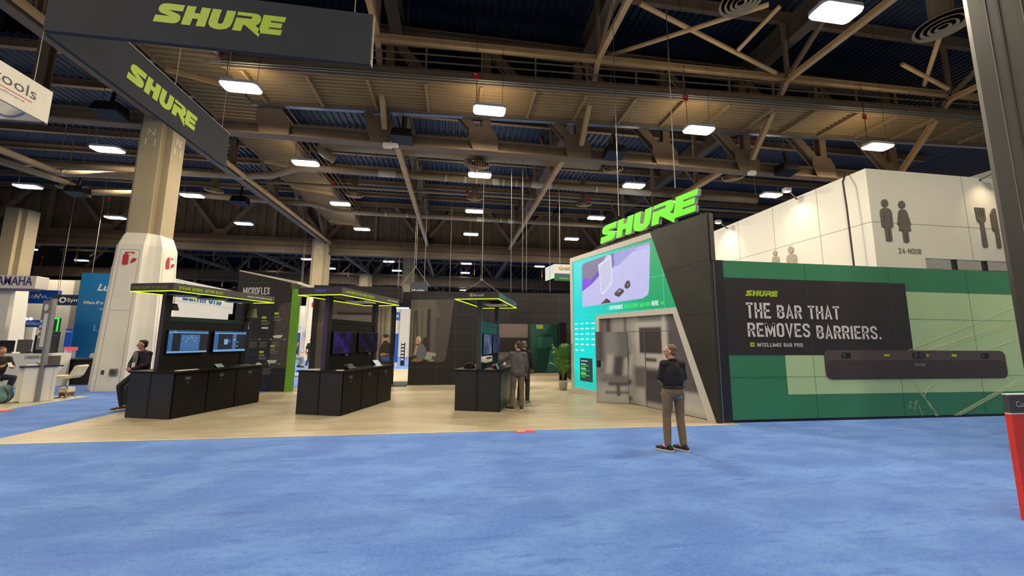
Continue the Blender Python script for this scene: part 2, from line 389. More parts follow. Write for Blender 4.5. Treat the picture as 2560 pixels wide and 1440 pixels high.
# ------------------------------------------------------------------ the setting: floors, roof, far walls
struct('floor', MB().box(-70, 45, -14, 130, -.2, 0), m_carpet, 'blue carpet over the exhibition hall floor', 'carpet')
fl = [onz(0, 1111), onz(1797, 1060), V((6.0, 8.0, 0)), V((6.0, 24, 0)), V((-4.0, 24, 0)), onz(300, 1031), onz(0, 1097)]
yf = 7.92
pl = [(-7.9, yf), (6.2, yf), (6.2, 24), (-3.6, 24), (-5.0, 16.5), (fl[5].x, fl[5].y), (fl[6].x, fl[6].y)]
struct('floor_vinyl', MB().prism(pl, (0, 0, 0), (1, 0, 0), (0, 1, 0), 0, .006), m_vinyl, 'pale oak vinyl flooring under the booth', 'flooring')
struct('trim_floor', MB().box(-7.9, 6.2, yf-.035, yf, 0, .008), m_band, 'pale metal edge strip along the vinyl floor', 'floor trim')
p2 = [onz(-260, 1066), onz(0, 1027), onz(225, 991), onz(186, 990), onz(-200, 985)]
struct('floor_booth', MB().prism([(p.x, p.y) for p in p2], (0, 0, 0), (1, 0, 0), (0, 1, 0), 0, .006), m_vinyl2, 'grey green vinyl flooring under the white reception counter', 'flooring')
# corrugated roof deck, ribs run away from the camera
rb = MB(); x = -64; ZR = 16.2
vs = []; fs = []; i = 0
while x < 44:
    for dx, dz in ((0, 0), (.13, 0), (.17, .09), (.30, .09), (.34, 0)):
        vs += [(x+dx, -14, ZR+dz), (x+dx, 126, ZR+dz)]
    x += .34
for k in range(len(vs)//2-1): fs.append((2*k, 2*k+1, 2*k+3, 2*k+2))
rb.add(vs, fs)
struct('ceiling', rb, m_roof, 'dark navy corrugated roof deck of the hall', 'roof')
rb = MB(); x = -44; vs = []; fs = []; ZR2 = 13.5
while x < 30:
    for dx, dz in ((0, 0), (.13, 0), (.17, .09), (.30, .09), (.34, 0)): vs += [(x+dx, 16.2, ZR2+dz), (x+dx, 34.85, ZR2+dz)]
    x += .34
for k in range(len(vs)//2-1): fs.append((2*k, 2*k+1, 2*k+3, 2*k+2))
rb.add(vs, fs)
struct('ceiling_lower', rb, m_roof, 'lower navy corrugated deck between the first truss and the brown siding', 'roof')
struct('wall_back', MB().box(-64, 44, 120, 120.3, 0, 16), mat('dark_wall', (58, 52, 46), .8), 'dark far end wall of the hall', 'wall')
struct('wall_side', MB().box(-64.3, -64, -14, 120, 0, 16.3), bpy.data.materials['dark_wall'], 'dark side wall of the hall far to the left', 'wall')
wl = MB().box(-60, -33, 46, 46.3, 0, 7.6)
struct('wall_left', wl, m_white, 'white partition wall behind the hanging blue signs', 'wall')
for i, xx in enumerate((-45, -39.5)):
    struct('trim_%d' % (i+1), MB().box(xx, xx+.5, 45.8, 46.02, 0, 7.6), m_cladline, 'grey post in the white partition wall, %s one' % ('left' if i == 0 else 'right'), 'post')
# siding wall above the second truss line
sd = MB(); x = -40
while x < 30:
    sd.box(x, x+.35, 34.9, 35.0, 10.2, 16.1); sd.box(x+.35, x+.7, 35.0, 35.1, 10.2, 16.1); x += .7
struct('wall_siding', sd, m_siding, 'brown vertical siding above the second truss line', 'wall')

# ------------------------------------------------------------------ roof steel
X0, DX = -11.41, 8.33
T1Y, ZB = 15.6, 10.0
ORD = ['first', 'second', 'third', 'fourth', 'fifth', 'sixth', 'seventh', 'eighth', 'ninth', 'tenth', 'eleventh', 'twelfth', 'thirteenth', 'fourteenth']
def lateral_truss(name, label, Y, x0, x1, step, zb, zt, w, hb, m, gusset=True):
    t = thing(name, label, 'truss', ((x0+x1)/2, Y, zb), 0, 'main roof trusses')
    obj('bottom_chord', MB().ibeam((x0, Y, zb), (x1, Y, zb), w, hb, .07), m, t)
    obj('top_chord', MB().ibeam((x0, Y, zt), (x1, Y, zt), w, hb, .07), m, t)
    n = int(round((x1-x0)/step)); w2 = w*.8
    for k in range(n+1):
        x = x0+k*step
        obj('vertical', MB().ibeam((x, Y, zb+hb/2), (x, Y, zt-hb/2), w2, w2, .05), m, t)
        if k: obj('diagonal', MB().ibeam((x-.15, Y, zb+.35), (x-step+.15, Y, zt-.35), w2, w2, .06, (0, 1, 0)), m, t)
        if gusset:
            g = MB().prism([(-.55, -hb/2), (.5, -hb/2), (.5, .35), (.25, .75), (-.25, .85), (-.75, .75), (-.75, .3)], (x, Y-w/2-.01, zb), (1, 0, 0), (0, 0, 1), 0, .025)
            for r in range(3):
                for c in range(5): g.box(x-.45+c*.2, x-.42+c*.2, Y-w/2-.05, Y-w/2-.03, zb-.12+r*.16, zb-.09+r*.16)
            obj('gusset_plate', g, m, t)
    return t
lateral_truss('roof_truss', 'heavy taupe steel truss with riveted gusset plates above the booth', T1Y, X0-4*DX/2-DX, X0+8*DX/2, DX/2, ZB, 14.9, .42, .5, m_brown)
# second line: deep girder below a trussed siding wall
t = thing('roof_girder', 'deep taupe girder with zigzag bracing before the brown siding', 'girder', (-5, 34.4, 9.6), 0, 'main roof trusses')
obj('girder', MB().ibeam((-44, 34.4, 9.95), (22, 34.4, 9.95), .6, .55, .08), m_brown, t)
obj('lower_girder', MB().ibeam((-44, 34.2, 9.25), (22, 34.2, 9.25), .5, .7, .08), m_dbrown, t)
for k in range(-4, 4):
    xa = X0+k*DX
    obj('diagonal', MB().bar((xa, 34.5, 10.2), (xa+DX/2, 34.5, 15.6), .28, .28), m_brown, t)
    obj('diagonal', MB().bar((xa+DX, 34.5, 10.2), (xa+DX/2, 34.5, 15.6), .28, .28), m_brown, t)
    obj('vertical', MB().bar((xa+DX/2, 34.5, 10.2), (xa+DX/2, 34.5, 15.6), .22, .22), m_brown, t)
    obj('gusset_plate', MB().prism([(-.7, 0), (.7, 0), (.3, .6), (-.3, .6)], (xa, 34.3, 10.2), (1, 0, 0), (0, 0, 1), 0, .03), m_brown, t)
for i, (Y, z, nm) in enumerate(((52.8, 9.5, 'third'), (71, 9.5, 'fourth'), (90, 9.5, 'fifth'))):
    t = thing('roof_girder', 'dim taupe roof girder, %s of the girder lines away from the camera' % nm, 'girder', (-5, Y, z), 0, 'main roof trusses')
    obj('girder', MB().ibeam((-50, Y, z), (30, Y, z), .6, 1.1, .1), m_dbrown, t)
    for k in range(-4, 4):
        xa = X0+k*DX
        obj('diagonal', MB().bar((xa, Y, z+.5), (xa+DX/2, Y, 15.4), .25, .25), m_dbrown, t)
        obj('diagonal', MB().bar((xa+DX, Y, z+.5), (xa+DX/2, Y, 15.4), .25, .25), m_dbrown, t)
# depth girder over the column line
t = thing('depth_girder', 'taupe truss running away over the numbered columns', 'truss', (X0, 20, 10.1))
obj('bottom_chord', MB().ibeam((X0+.15, -6, 10.15), (X0+.15, 34.2, 10.0), .36, .4, .06), m_brown, t)
obj('side_channel', MB().bar((X0+.62, -6, 10.0), (X0+.62, 34, 9.85), .1, .2), m_tan, t)
obj('top_chord', MB().ibeam((X0+.15, -6, 14.9), (X0+.15, 34.2, 14.9), .36, .4, .06), m_brown, t)
for k in range(9):
    y = -3+k*4.6
    if abs(y-T1Y) < .8: continue
    obj('vertical', MB().ibeam((X0+.15, y, 10.3), (X0+.15, y, 14.7), .25, .25, .05), m_brown, t)
    obj('diagonal', MB().bar((X0+.15, y+4.4, 10.35), (X0+.15, y+.2, 14.7), .22, .22), m_brown, t)
# depth struts with their sloping ends
def depth_strut(x, label, y0=-8):
    t = thing('depth_strut', label, 'strut', (x, 4, 12.7), 0, 'tan steel struts over the aisle')
    obj('strut', MB().ibeam((x, y0, 12.7), (x, 13.1, 12.75), .2, .2, .04), m_tan, t)
    obj('sloping_brace', MB().ibeam((x, 13.1, 12.72), (x, 15.25, 10.3), .2, .2, .04), m_tan, t)
    for k in range(4):
        y = 13.0-k*4.1
        obj('post', MB().bar((x, y, 12.8), (x, y, 15.4), .14, .14), m_brown, t)
        obj('web_brace', MB().bar((x, y, 12.85), (x, y-3.9, 15.4), .14, .14), m_brown, t)
for k, lb in ((-1, 'tan depth strut ending left of the large upper banner'), (1, 'tan depth strut passing right beside the upper banner end'), (2, 'tan depth strut meeting the truss above the green roof letters'), (3, 'tan depth strut meeting the truss beside the white restroom building'), (4, 'tan depth strut disappearing behind the dark right column')):
    depth_strut(X0+k*DX, lb)
t = thing('lateral_strut', 'long tan strut crossing the hall above the catwalk railing', 'strut', (0, 13.1, 12.7), 0, 'tan steel struts over the aisle')
obj('strut', MB().ibeam((X0+.3, 13.1, 12.45), (31, 13.1, 13.2), .2, .22, .04), m_tan, t)
# plan bracing right of the middle
for i, (a, b) in enumerate((((1600, 9), (1939, 182)), ((1520, 140), (1922, 11)), ((1950, 15), (1845, 125)), ((2255, 160), (2370, 222)), ((2310, 215), (2350, 90)))):
    za = 13.3
    p, q = onz(*a, za), onz(*b, 12.9)
    tag(obj('diagonal_brace', MB().tube([p, q], .08, 8), m_tan), 'slim tan diagonal brace under the navy roof, %s from the left' % ORD[i], 'brace', 'slim roof braces')
# depth runners beyond the first truss
for i, (x, lb) in enumerate(((X0+DX+.4, 'tan depth runner behind the truss above the middle kiosk'), (X0+2*DX-.6, 'tan depth runner behind the truss left of the green letters'), (X0+3*DX-1, 'tan depth runner behind the truss right of the green letters'))):
    t = thing('depth_runner', lb, 'strut', (x, 25, 9.95), 0, 'tan struts behind the first truss')
    obj('strut', MB().ibeam((x, 15.8, 10.0), (x, 34, 10.05), .22, .25, .05), m_tan, t)
    for k in range(4): obj('post', MB().bar((x, 18+k*4.5, 10.1), (x, 18+k*4.5, 15.6), .16, .16), m_brown, t)
    for k in range(4): obj('web_brace', MB().bar((x, 18+k*4.5, 10.2), (x, 22+k*4.5, 15.5), .14, .14), m_brown, t)
# deep roof girders and purlins
for i, k in enumerate((0, 1, 2, 3)):
    x = X0+k*DX+.3
    zz_ = 12.95
    tag(obj('roof_beam', MB().ibeam((x, 16.3, zz_), (x, 34.2, zz_), .5, .9, .08), m_dbrown), 'deep dark beam under the lower deck behind the first truss, %s from the left' % ORD[i], 'beam', 'deep roof beams')['kind'] = 'structure'
    tag(obj('roof_beam', MB().ibeam((x, -10, 15.0), (x, 34, 15.0), .5, 1.0, .08), m_dbrown), 'deep dark roof beam running away under the deck, %s from the left' % ORD[i], 'beam', 'deep roof beams')
for i in range(17):
    y = -6+i*2.4+(0.9 if i*2.4 > 21 else 0)
    if 34 < y < 36: continue
    tag(obj('purlin', MB().ibeam((-44 if 16 < y < 34 else -50, y, ZR2-.2 if 16 < y < 34 else 15.85), (29 if 16 < y < 34 else 40, y, ZR2-.2 if 16 < y < 34 else 15.85), .2, .36 if 16 < y < 34 else .5, .05), m_brown), 'roof purlin across the hall under the navy deck, %s from the camera side' % (ORD[i] if i < 14 else ('fifteenth', 'sixteenth', 'seventeenth')[i-14]), 'purlin', 'roof purlins')
# far bay clutter: struts seen through the gap
for i in range(16):
    Y = 40+i*4.4; x0 = -46+(i*37 % 9)
    if abs(Y-52.8) < 1 or abs(Y-71) < 1 or abs(Y-90) < 1: Y += 1.6
    t = thing('bay_strut', 'dim crosswise strut in the far bay, %s line beyond the girder' % (ORD[i] if i < 14 else ('fifteenth', 'sixteenth')[i-14]), 'strut', (0, Y, 11), 0, 'far bay struts')
    obj('strut', MB().bar((x0, Y, 10.6+.4*(i % 3)), (30, Y, 10.6+.4*(i % 3)), .16, .22), m_dbrown, t)
    for k in range(9):
        xa = x0+3+k*8.1
        obj('web_brace', MB().bar((xa, Y, 10.7), (xa+3.5, Y, 14.6), .12, .12), m_dbrown, t)
        obj('hanger', MB().bar((xa+3.5, Y, 9.2), (xa+3.5, Y, 15.6), .07, .07), m_brown, t)
for i in range(6):
    x = X0-2*DX+i*DX
    tag(obj('bay_runner', MB().ibeam((x, 36, 10.2), (x, 110, 10.2), .25, .3, .05), m_dbrown), 'dim lengthwise runner in the far bay, %s from the left' % ORD[i], 'strut', 'far bay runners')

for o in list(COL.objects):
    if o.parent is None and o.type in ('EMPTY', 'MESH') and o.get('category') in ('truss', 'girder', 'strut', 'brace', 'beam', 'purlin'): o['kind'] = 'structure'

# ------------------------------------------------------------------ catwalks
def catwalk_cross():
    t = thing('catwalk', 'tan corrugated catwalk with railings crossing the hall before the truss', 'catwalk', (5, 14.2, 11.5), 0, 'ceiling catwalks')
    xa, xb, ya, yb = X0+3.3, 32, 13.25, 15.1
    z = lambda x: 11.05+(x+6)*.034
    d = MB(); vs = []; fs = []
    y = ya
    while y < yb:
        for dy, dz in ((0, 0), (.07, 0), (.10, .06), (.17, .06)): vs += [(xa, y+dy, z(xa)+dz), (xb, y+dy, z(xb)+dz)]
        y += .2
    for k in range(len(vs)//2-1): fs.append((2*k, 2*k+2, 2*k+3, 2*k+1))
    obj('deck', d.add(vs, fs), m_deck, t)
    obj('edge_channel', MB().bar((xa, ya-.06, z(xa)+.12), (xb, ya-.06, z(xb)+.12), .1, .42), m_brown, t)
    obj('edge_channel', MB().bar((xa, yb+.06, z(xa)+.12), (xb, yb+.06, z(xb)+.12), .1, .36), m_brown, t)
    n = 20
    for k in range(n):
        x = xa+.6+k*(xb-xa-1)/(n-1)
        obj('cross_joist', MB().bar((x, ya, z(x)-.07), (x, yb, z(x)-.07), .1, .14), m_deck, t)
        for yy in (ya, yb): obj('rail_post', MB().bar((x, yy, z(x)+.2), (x, yy, z(x)+1.35), .06, .06), m_brown, t)
    for yy in (ya, yb):
        for h in (.45, .75, 1.05, 1.33): obj('rail', MB().tube([(xa, yy, z(xa)+h), (xb, yy, z(xb)+h)], .03, 6), m_brown, t)
    for dy, dz in ((-.14, -.02), (-.17, .04)): obj('conduit', MB().tube([(xa-.5, ya+dy, z(xa)+dz), (xb, ya+dy, z(xb)+dz)], .025, 6), m_conduit, t)
    obj('cable_tray', MB().bar((xa, yb+.2, z(xa)-.08), (xb, yb+.2, z(xb)-.08), .18, .1), m_conduit, t)
catwalk_cross()
def catwalk_depth():
    t = thing('catwalk', 'tan corrugated catwalk deck running away behind the upper banner', 'catwalk', (-9.6, 18, 11.4), 0, 'ceiling catwalks')
    xa, xb, ya, yb, z = X0+.9, X0+3.2, 6, 33.5, 11.35
    vs = []; fs = []; y = ya
    while y < yb:
        for dy, dz in ((0, 0), (.09, 0), (.13, .07), (.22, .07)): vs += [(xa, y+dy, z+dz), (xb, y+dy, z+dz)]
        y += .26
    for k in range(len(vs)//2-1): fs.append((2*k, 2*k+2, 2*k+3, 2*k+1))
    obj('deck', MB().add(vs, fs), m_deck, t)
    for xx in (xa, xb):
        obj('edge_channel', MB().bar((xx, ya, z+.1), (xx, yb, z+.1), .1, .38), m_brown, t)
        for h in (.5, .9, 1.3): obj('rail', MB().tube([(xx, ya, z+h), (xx, yb, z+h)], .03, 6), m_brown, t)
    for k in range(8):
        obj('cross_joist', MB().bar((xa, ya+1+k*3.6, z-.06), (xb, ya+1.9+k*3.6, z-.06), .12, .16), m_tan, t)
catwalk_depth()

# ------------------------------------------------------------------ ducts, pipes, diffusers
def pipe(name, label, pts, r, m=None, bands=(), group='painted overhead pipes'):
    t = thing(name, label, 'pipe', V(pts[0]), 0, group)
    obj('pipe_run', MB().tube(pts, r, 12), m or m_pipe, t, smooth=True)
    for p in (pts[0], pts[-2], pts[-1]): obj('hanger_rod', MB().tube([V(p)+V((0, 0, r*.8)), V((p[0], p[1], 16.25))], .015, 5), m_cable, t)
    a, b = V(pts[-2]), V(pts[-1])
    for f0, f1 in bands: obj('label_band', MB().tube([a.lerp(b, f0), a.lerp(b, f1)], r*1.03, 12), m_band, t, smooth=True)
pipe('fire_pipe', 'tan overhead pipe with long pale bands above the kiosks', [(-23.74, 20.50, 10.00), (-11.01, 20.50, 10.00), (-9.60, 20.50, 10.16), (-8.52, 20.50, 10.59), (-7.88, 20.50, 10.67), (18.34, 20.50, 10.48)], .18, bands=((.135, .17), (.27, .274), (.31, .315), (.335, .338), (.37, .385), (.392, .396), (.42, .424), (.455, .5), (.6, .604), (.655, .73)))
pipe('fire_pipe', 'thinner tan overhead pipe before the brown siding wall', [(-18, 26, 10.75), (-9.5, 26, 10.55), (-8.0, 26, 10.15), (20, 26, 10.1)], .16, bands=((.11, .114), (.16, .163), (.33, .35), (.39, .393), (.41, .424)))
pipe('fire_pipe', 'slim grey tan pipe crossing above the middle row of lights', [(X0, 22, 10.35), (24, 22, 10.3)], .08)
pipe('fire_pipe', 'tan pipe sloping down at the far left edge', [onz(-60, 350, 9.6), onz(145, 432, 9.6), atY(345, 441, 17.5)], .16, bands=((.1, .13),))
pipe('fire_pipe', 'second tan pipe sloping below the first at the left edge', [onz(-60, 384, 9.6), onz(165, 455, 9.6), onz(215, 480, 9.6), atY(340, 484, 19.6)], .15, bands=((.05, .08),))
t = thing('air_duct', 'large round tan air duct hung behind the riveted truss', 'duct', (0, 17.4, 10.7))
obj('duct_run', MB().tube([(-6.2, 17.4, 10.62), (6.9, 17.4, 10.62)], .34, 16), m_pipe, t, smooth=True)
for x in (-6.2, .35): obj('elbow', MB().tube([(x, 17.4, 10.6), (x, 17.5, 10.2), (x+.5, 17.6, 9.9)], .2, 12), m_pipe, t, smooth=True)
def diffuser(px, py, z, r, label, drop=True):
    c = onz(px, py, z)
    t = thing('air_diffuser', label, 'air diffuser', c, 0, 'round ceiling diffusers')
    for rr, zz in ((1, 0), (.74, -.03), (.5, -.05), (.27, -.06)):
        obj('ring', MB().lathe([(rr*r-.1*r, .05+zz), (rr*r, zz), (rr*r+.01, .015+zz), (rr*r-.07*r, .08+zz), (rr*r-.1*r, .05+zz)], c, 28), m_tan, t, smooth=True)
    obj('throat', MB().lathe([(.78*r, .06), (.5*r, .22), (.42*r, .26), (.42*r, 1.5 if drop else .5)], c, 20), m_pipe, t, smooth=True)
    obj('hanger_rod', MB().tube([c+V((0, 0, 1.4)), V((c.x, c.y, 16.25))], .03, 6), m_cable, t)
for a in ((1200, 414, 9.95, .46, 'round ceiling diffuser directly above the kiosk row light'), (1187, 497, 10.1, .45, 'round ceiling diffuser over the second centre light'), (1533, 425, 10.0, .46, 'round ceiling diffuser upper left of the green letters'), (1460, 512, 10.1, .46, 'round ceiling diffuser just left of the green letters'), (1833, 445, 10.0, .5, 'round ceiling diffuser near the white building top edge'), (885, 489, 10.1, .46, 'round ceiling diffuser left of the hall middle by a bent duct'), (535, 477, 10.1, .46, 'round ceiling diffuser right of the numbered column'), (2358, 66, 10.2, .58, 'large round diffuser beside the dark right column'), (1852, 6, 10.6, .5, 'round diffuser cut by the top edge of the view'), (165, 470, 10.1, .4, 'round ceiling diffuser left of the numbered column')):
    diffuser(*a)
def hall_speaker(px, py, Y, label, s=1):
    c = atY(px, py, Y)
    t = thing('ceiling_speaker', label, 'speaker', c, 0, 'black boxes on the trusses')
    obj('cabinet', MB().add([(c.x-.42*s, c.y-.3, c.z-.12*s), (c.x+.42*s, c.y-.3, c.z-.12*s), (c.x+.42*s, c.y+.3, c.z-.22*s), (c.x-.42*s, c.y+.3, c.z-.22*s), (c.x-.36*s, c.y-.2, c.z+.25*s), (c.x+.36*s, c.y-.2, c.z+.25*s), (c.x+.36*s, c.y+.3, c.z+.25*s), (c.x-.36*s, c.y+.3, c.z+.25*s)], [(3, 2, 1, 0), (4, 5, 6, 7), (0, 1, 5, 4), (1, 2, 6, 5), (2, 3, 7, 6), (3, 0, 4, 7)]), m_jet, t)
    obj('bracket', MB().bar((c.x, c.y, c.z+.25*s), (c.x, c.y+.1, c.z+.9*s), .08, .08), m_jet, t)
    obj('hanger_rod', MB().tube([(c.x, c.y+.1, c.z+.8), (c.x, c.y+.1, 16.25)], .015, 5), m_cable, t)
for a in ((1005, 341, 15.0, 'black speaker on the riveted truss above the middle kiosk'), (1537, 380, 15.0, 'black speaker on the riveted truss above the green letters'), (275, 277, 14.6, 'black speaker box left of the numbered column top'), (1968, 424, 15.0, 'black speaker on the riveted truss left of the white building'), (193, 478, 22, 'black speaker below the left pipes'), (600, 502, 24, 'black speaker hung beside the right pipe bend'), (1395, 533, 30, 'small black speaker before the brown siding', .9), (1070, 601, 33.9, 'small black speaker on the deep girder', .9)):
    hall_speaker(*a[:4], *(a[4:]))
for i, (px, py, lb) in enumerate(((968, 364, 'small white junction box under the riveted truss'), (985, 362, 'little white sensor beside the junction box'), (1880, 433, 'flat white panel light below the truss by the white building'), (1868, 302, 'white box on the catwalk edge'))):
    c = atY(px, py, 15.3); tag(obj('junction_box', MB().box(c.x-.16, c.x+.16, c.y-.1, c.y+.1, c.z-.1, c.z+.1), m_white, bevel=.02), lb, 'box')

# ------------------------------------------------------------------ high-bay lights
ZL = 10.08
def make_light(name, lens_w=1.12, lens_d=.5):
    t = thing(name, '', 'light', (0, 0, 0), 0, 'glowing highbay lights')
    p = rrect(-lens_w/2, lens_w/2, -lens_d/2, lens_d/2, .12, 4)
    obj('housing', MB().prism(rrect(-lens_w/2-.03, lens_w/2+.03, -lens_d/2-.03, lens_d/2+.03, .14, 4), (0, 0, .05), (1, 0, 0), (0, 1, 0), 0, .1), m_whitelam, t)
    obj('lens', MB().prism(p, (0, 0, 0), (1, 0, 0), (0, 1, 0), 0, .05), m_glow, t)
    obj('hanging_cable', MB().tube([(-lens_w/2+.08, 0, .15), (-lens_w/2+.08, 0, .6), (-lens_w/2+.05, .0, 6.22)], .012, 5), m_bcable, t)
    obj('hanging_cable', MB().tube([(lens_w/2-.08, 0, .15), (lens_w/2-.05, 0, 6.22)], .008, 5), m_bcable, t)
    obj('circuit_tag', MB().box(-lens_w/2-.05, -lens_w/2+.16, -.02, -.01, 1.25, 1.5), m_red, t)
    text('tag_lettering', 'C4', m_whiteprint, t, (-lens_w/2-.02, -.02, 1.38), (1, 0, 0), (0, 0, 1), .09)
    return t
L0 = make_light('highbay_light'); n_light = 0
def put_light(loc, label, power=True):
    global n_light
    o = L0 if n_light == 0 else copy_tree(L0)
    n_light += 1
    o.location = loc; o['label'] = label
    if power:
        ld = lamp_data
        l = bpy.data.objects.new('lamp', ld); COL.objects.link(l); l.parent = o; l.location = (0, 0, -.012)
        if loc[1] < 34:
            l = bpy.data.objects.new('uplight', up_data); COL.objects.link(l); l.parent = o; l.location = (0, 0, .17); l.rotation_euler = (PI, 0, 0)
lamp_data = bpy.data.lights.new('lamp', 'AREA'); lamp_data.shape = 'RECTANGLE'; lamp_data.size = 1.06; lamp_data.size_y = .44
lamp_data.energy = LAMP_W; lamp_data.color = LAMP_COL
up_data = bpy.data.lights.new('uplight', 'AREA'); up_data.shape = 'RECTANGLE'; up_data.size = 1.0; up_data.size_y = .4; up_data.energy = 18; up_data.color = LAMP_COL
near = {1: (-2, 5), 2: (-2, 5), 3: (-2, 4), 4: (-2, 4), 0: (-2, 5), -1: (-2, 5), -2: (-2, 5)}
for r in (1, 2, 3, 4):
    for c in range(*near[r]):
        x, y = -15.68+DX*1.002*(c), 7.39+5.65*r
        d = V((x, y, ZL-EYE)); xx = 1280+FPX*d.dot(_r)/d.dot(_f)
        if xx < -60 or xx > 2480: continue
        k = sum(1 for cc in range(near[r][0], c) if 1280+FPX*V((-15.68+DX*1.002*cc, y, ZL-EYE)).dot(_r)/V((-15.68+DX*1.002*cc, y, ZL-EYE)).dot(_f) > -60)
        put_light((x, y, ZL), 'glowing rectangular highbay light in the %s hanging row from the camera, %s from the left' % (ORD[r-1], ORD[k]))
put_light(onz(2090, 36, ZL), 'largest glowing highbay light, at the top right under the navy roof')
# the hall goes on behind the camera with the same lamps (only their light reaches the view)
for r in (0, -1, -2):
    for c in range(-1, 5):
        x, y = -15.68+DX*c, 7.39+5.65*r
        if r == 0 and c >= 1: y -= .6
        l = bpy.data.objects.new('lamp', lamp_data); COL.objects.link(l); l.location = (x, y, ZL)
        l = bpy.data.objects.new('uplight', up_data); COL.objects.link(l); l.location = (x, y, ZL+.17); l.rotation_euler = (PI, 0, 0)
far = [(768.7, 649), (826, 672), (857, 691), (876, 707), (896, 719), (972, 655), (992, 677.5), (1006, 696), (1017, 710), (1166, 660), (1163, 683), (1161, 700), (1159, 714), (1157.5, 726), (677, 686), (726, 702.5), (1349, 667), (1420, 720), (73, 624), (204, 652), (113, 670), (564, 698)]
chain = ['first far light left of the second numbered column', 'far light just right of the second numbered column', 'far light second down right of the numbered column', 'far light third down right of the numbered column', 'far light fourth down, above the blue lettered canopy', 'far light above the small dark hanging sign, topmost', 'far light above the small dark hanging sign, second down', 'far light above the small dark hanging sign, third down', 'far light right at the small dark hanging sign, lowest', 'topmost of the five stacked far lights above the third kiosk', 'second of the five stacked far lights above the third kiosk', 'third of the five stacked far lights above the third kiosk', 'fourth of the five stacked far lights above the third kiosk', 'lowest of the five stacked far lights above the third kiosk', 'far light above the sloping dark wall, upper one', 'far light above the sloping dark wall, lower one', 'far light left of the white hexagonal hanging sign', 'far light at the left edge of the big screen wall', 'far light above the purple lettered fascia, upper', 'far light at left beside the white extinguisher column', 'far light above the purple lettered fascia, lower', 'far light left of the sloping dark wall']
for q, lb in zip(far, chain): put_light(onz(*q, ZL), 'small glowing '+lb, True)

# ------------------------------------------------------------------ columns
def cross(a, b): return [(-a, -b), (a, -b), (a, -a), (b, -a), (b, a), (a, a), (a, b), (-a, b), (-a, a), (-b, a), (-b, -a), (-a, -a)]
def loft(mb, rings):
    vs = []; fs = []; n = len(rings[0][0])
    for poly, z in rings: vs += [(x, y, z) for x, y in poly]
    for i in range(len(rings)-1):
        for k in range(n): fs.append((i*n+k, i*n+(k+1) % n, (i+1)*n+(k+1) % n, (i+1)*n+k))
    o = [V((0, 0, 0))]; mb.add(vs, fs)
    return mb
def extinguisher(o, u, parent, s=1.0):
    o = V(o); u = V(u); z = (0, 0, 1)
    body = rrect(0, .17*s, 0, .36*s, .03*s)
    obj('extinguisher_symbol', MB().prism(body, o, u, z, 0, .006).prism([(.05*s, .36*s), (.12*s, .36*s), (.12*s, .42*s), (.05*s, .42*s)], o, u, z, 0, .006).prism([(.04*s, .42*s), (.2*s, .435*s), (.33*s, .4*s), (.34*s, .46*s), (.2*s, .46*s), (.04*s, .455*s)], o, u, z, 0, .006), m_red, parent)
    f = MB()
    for k in range(3): f.prism([((.24+.06*k)*s, (.06+.03*k)*s), ((.27+.06*k)*s, (.06+.03*k)*s), ((.34+.04*k)*s, (.24)*s), ((.3+.04*k)*s, .24*s)], o, u, z, 0, .006)
    obj('flame_symbol', f, m_red, parent)
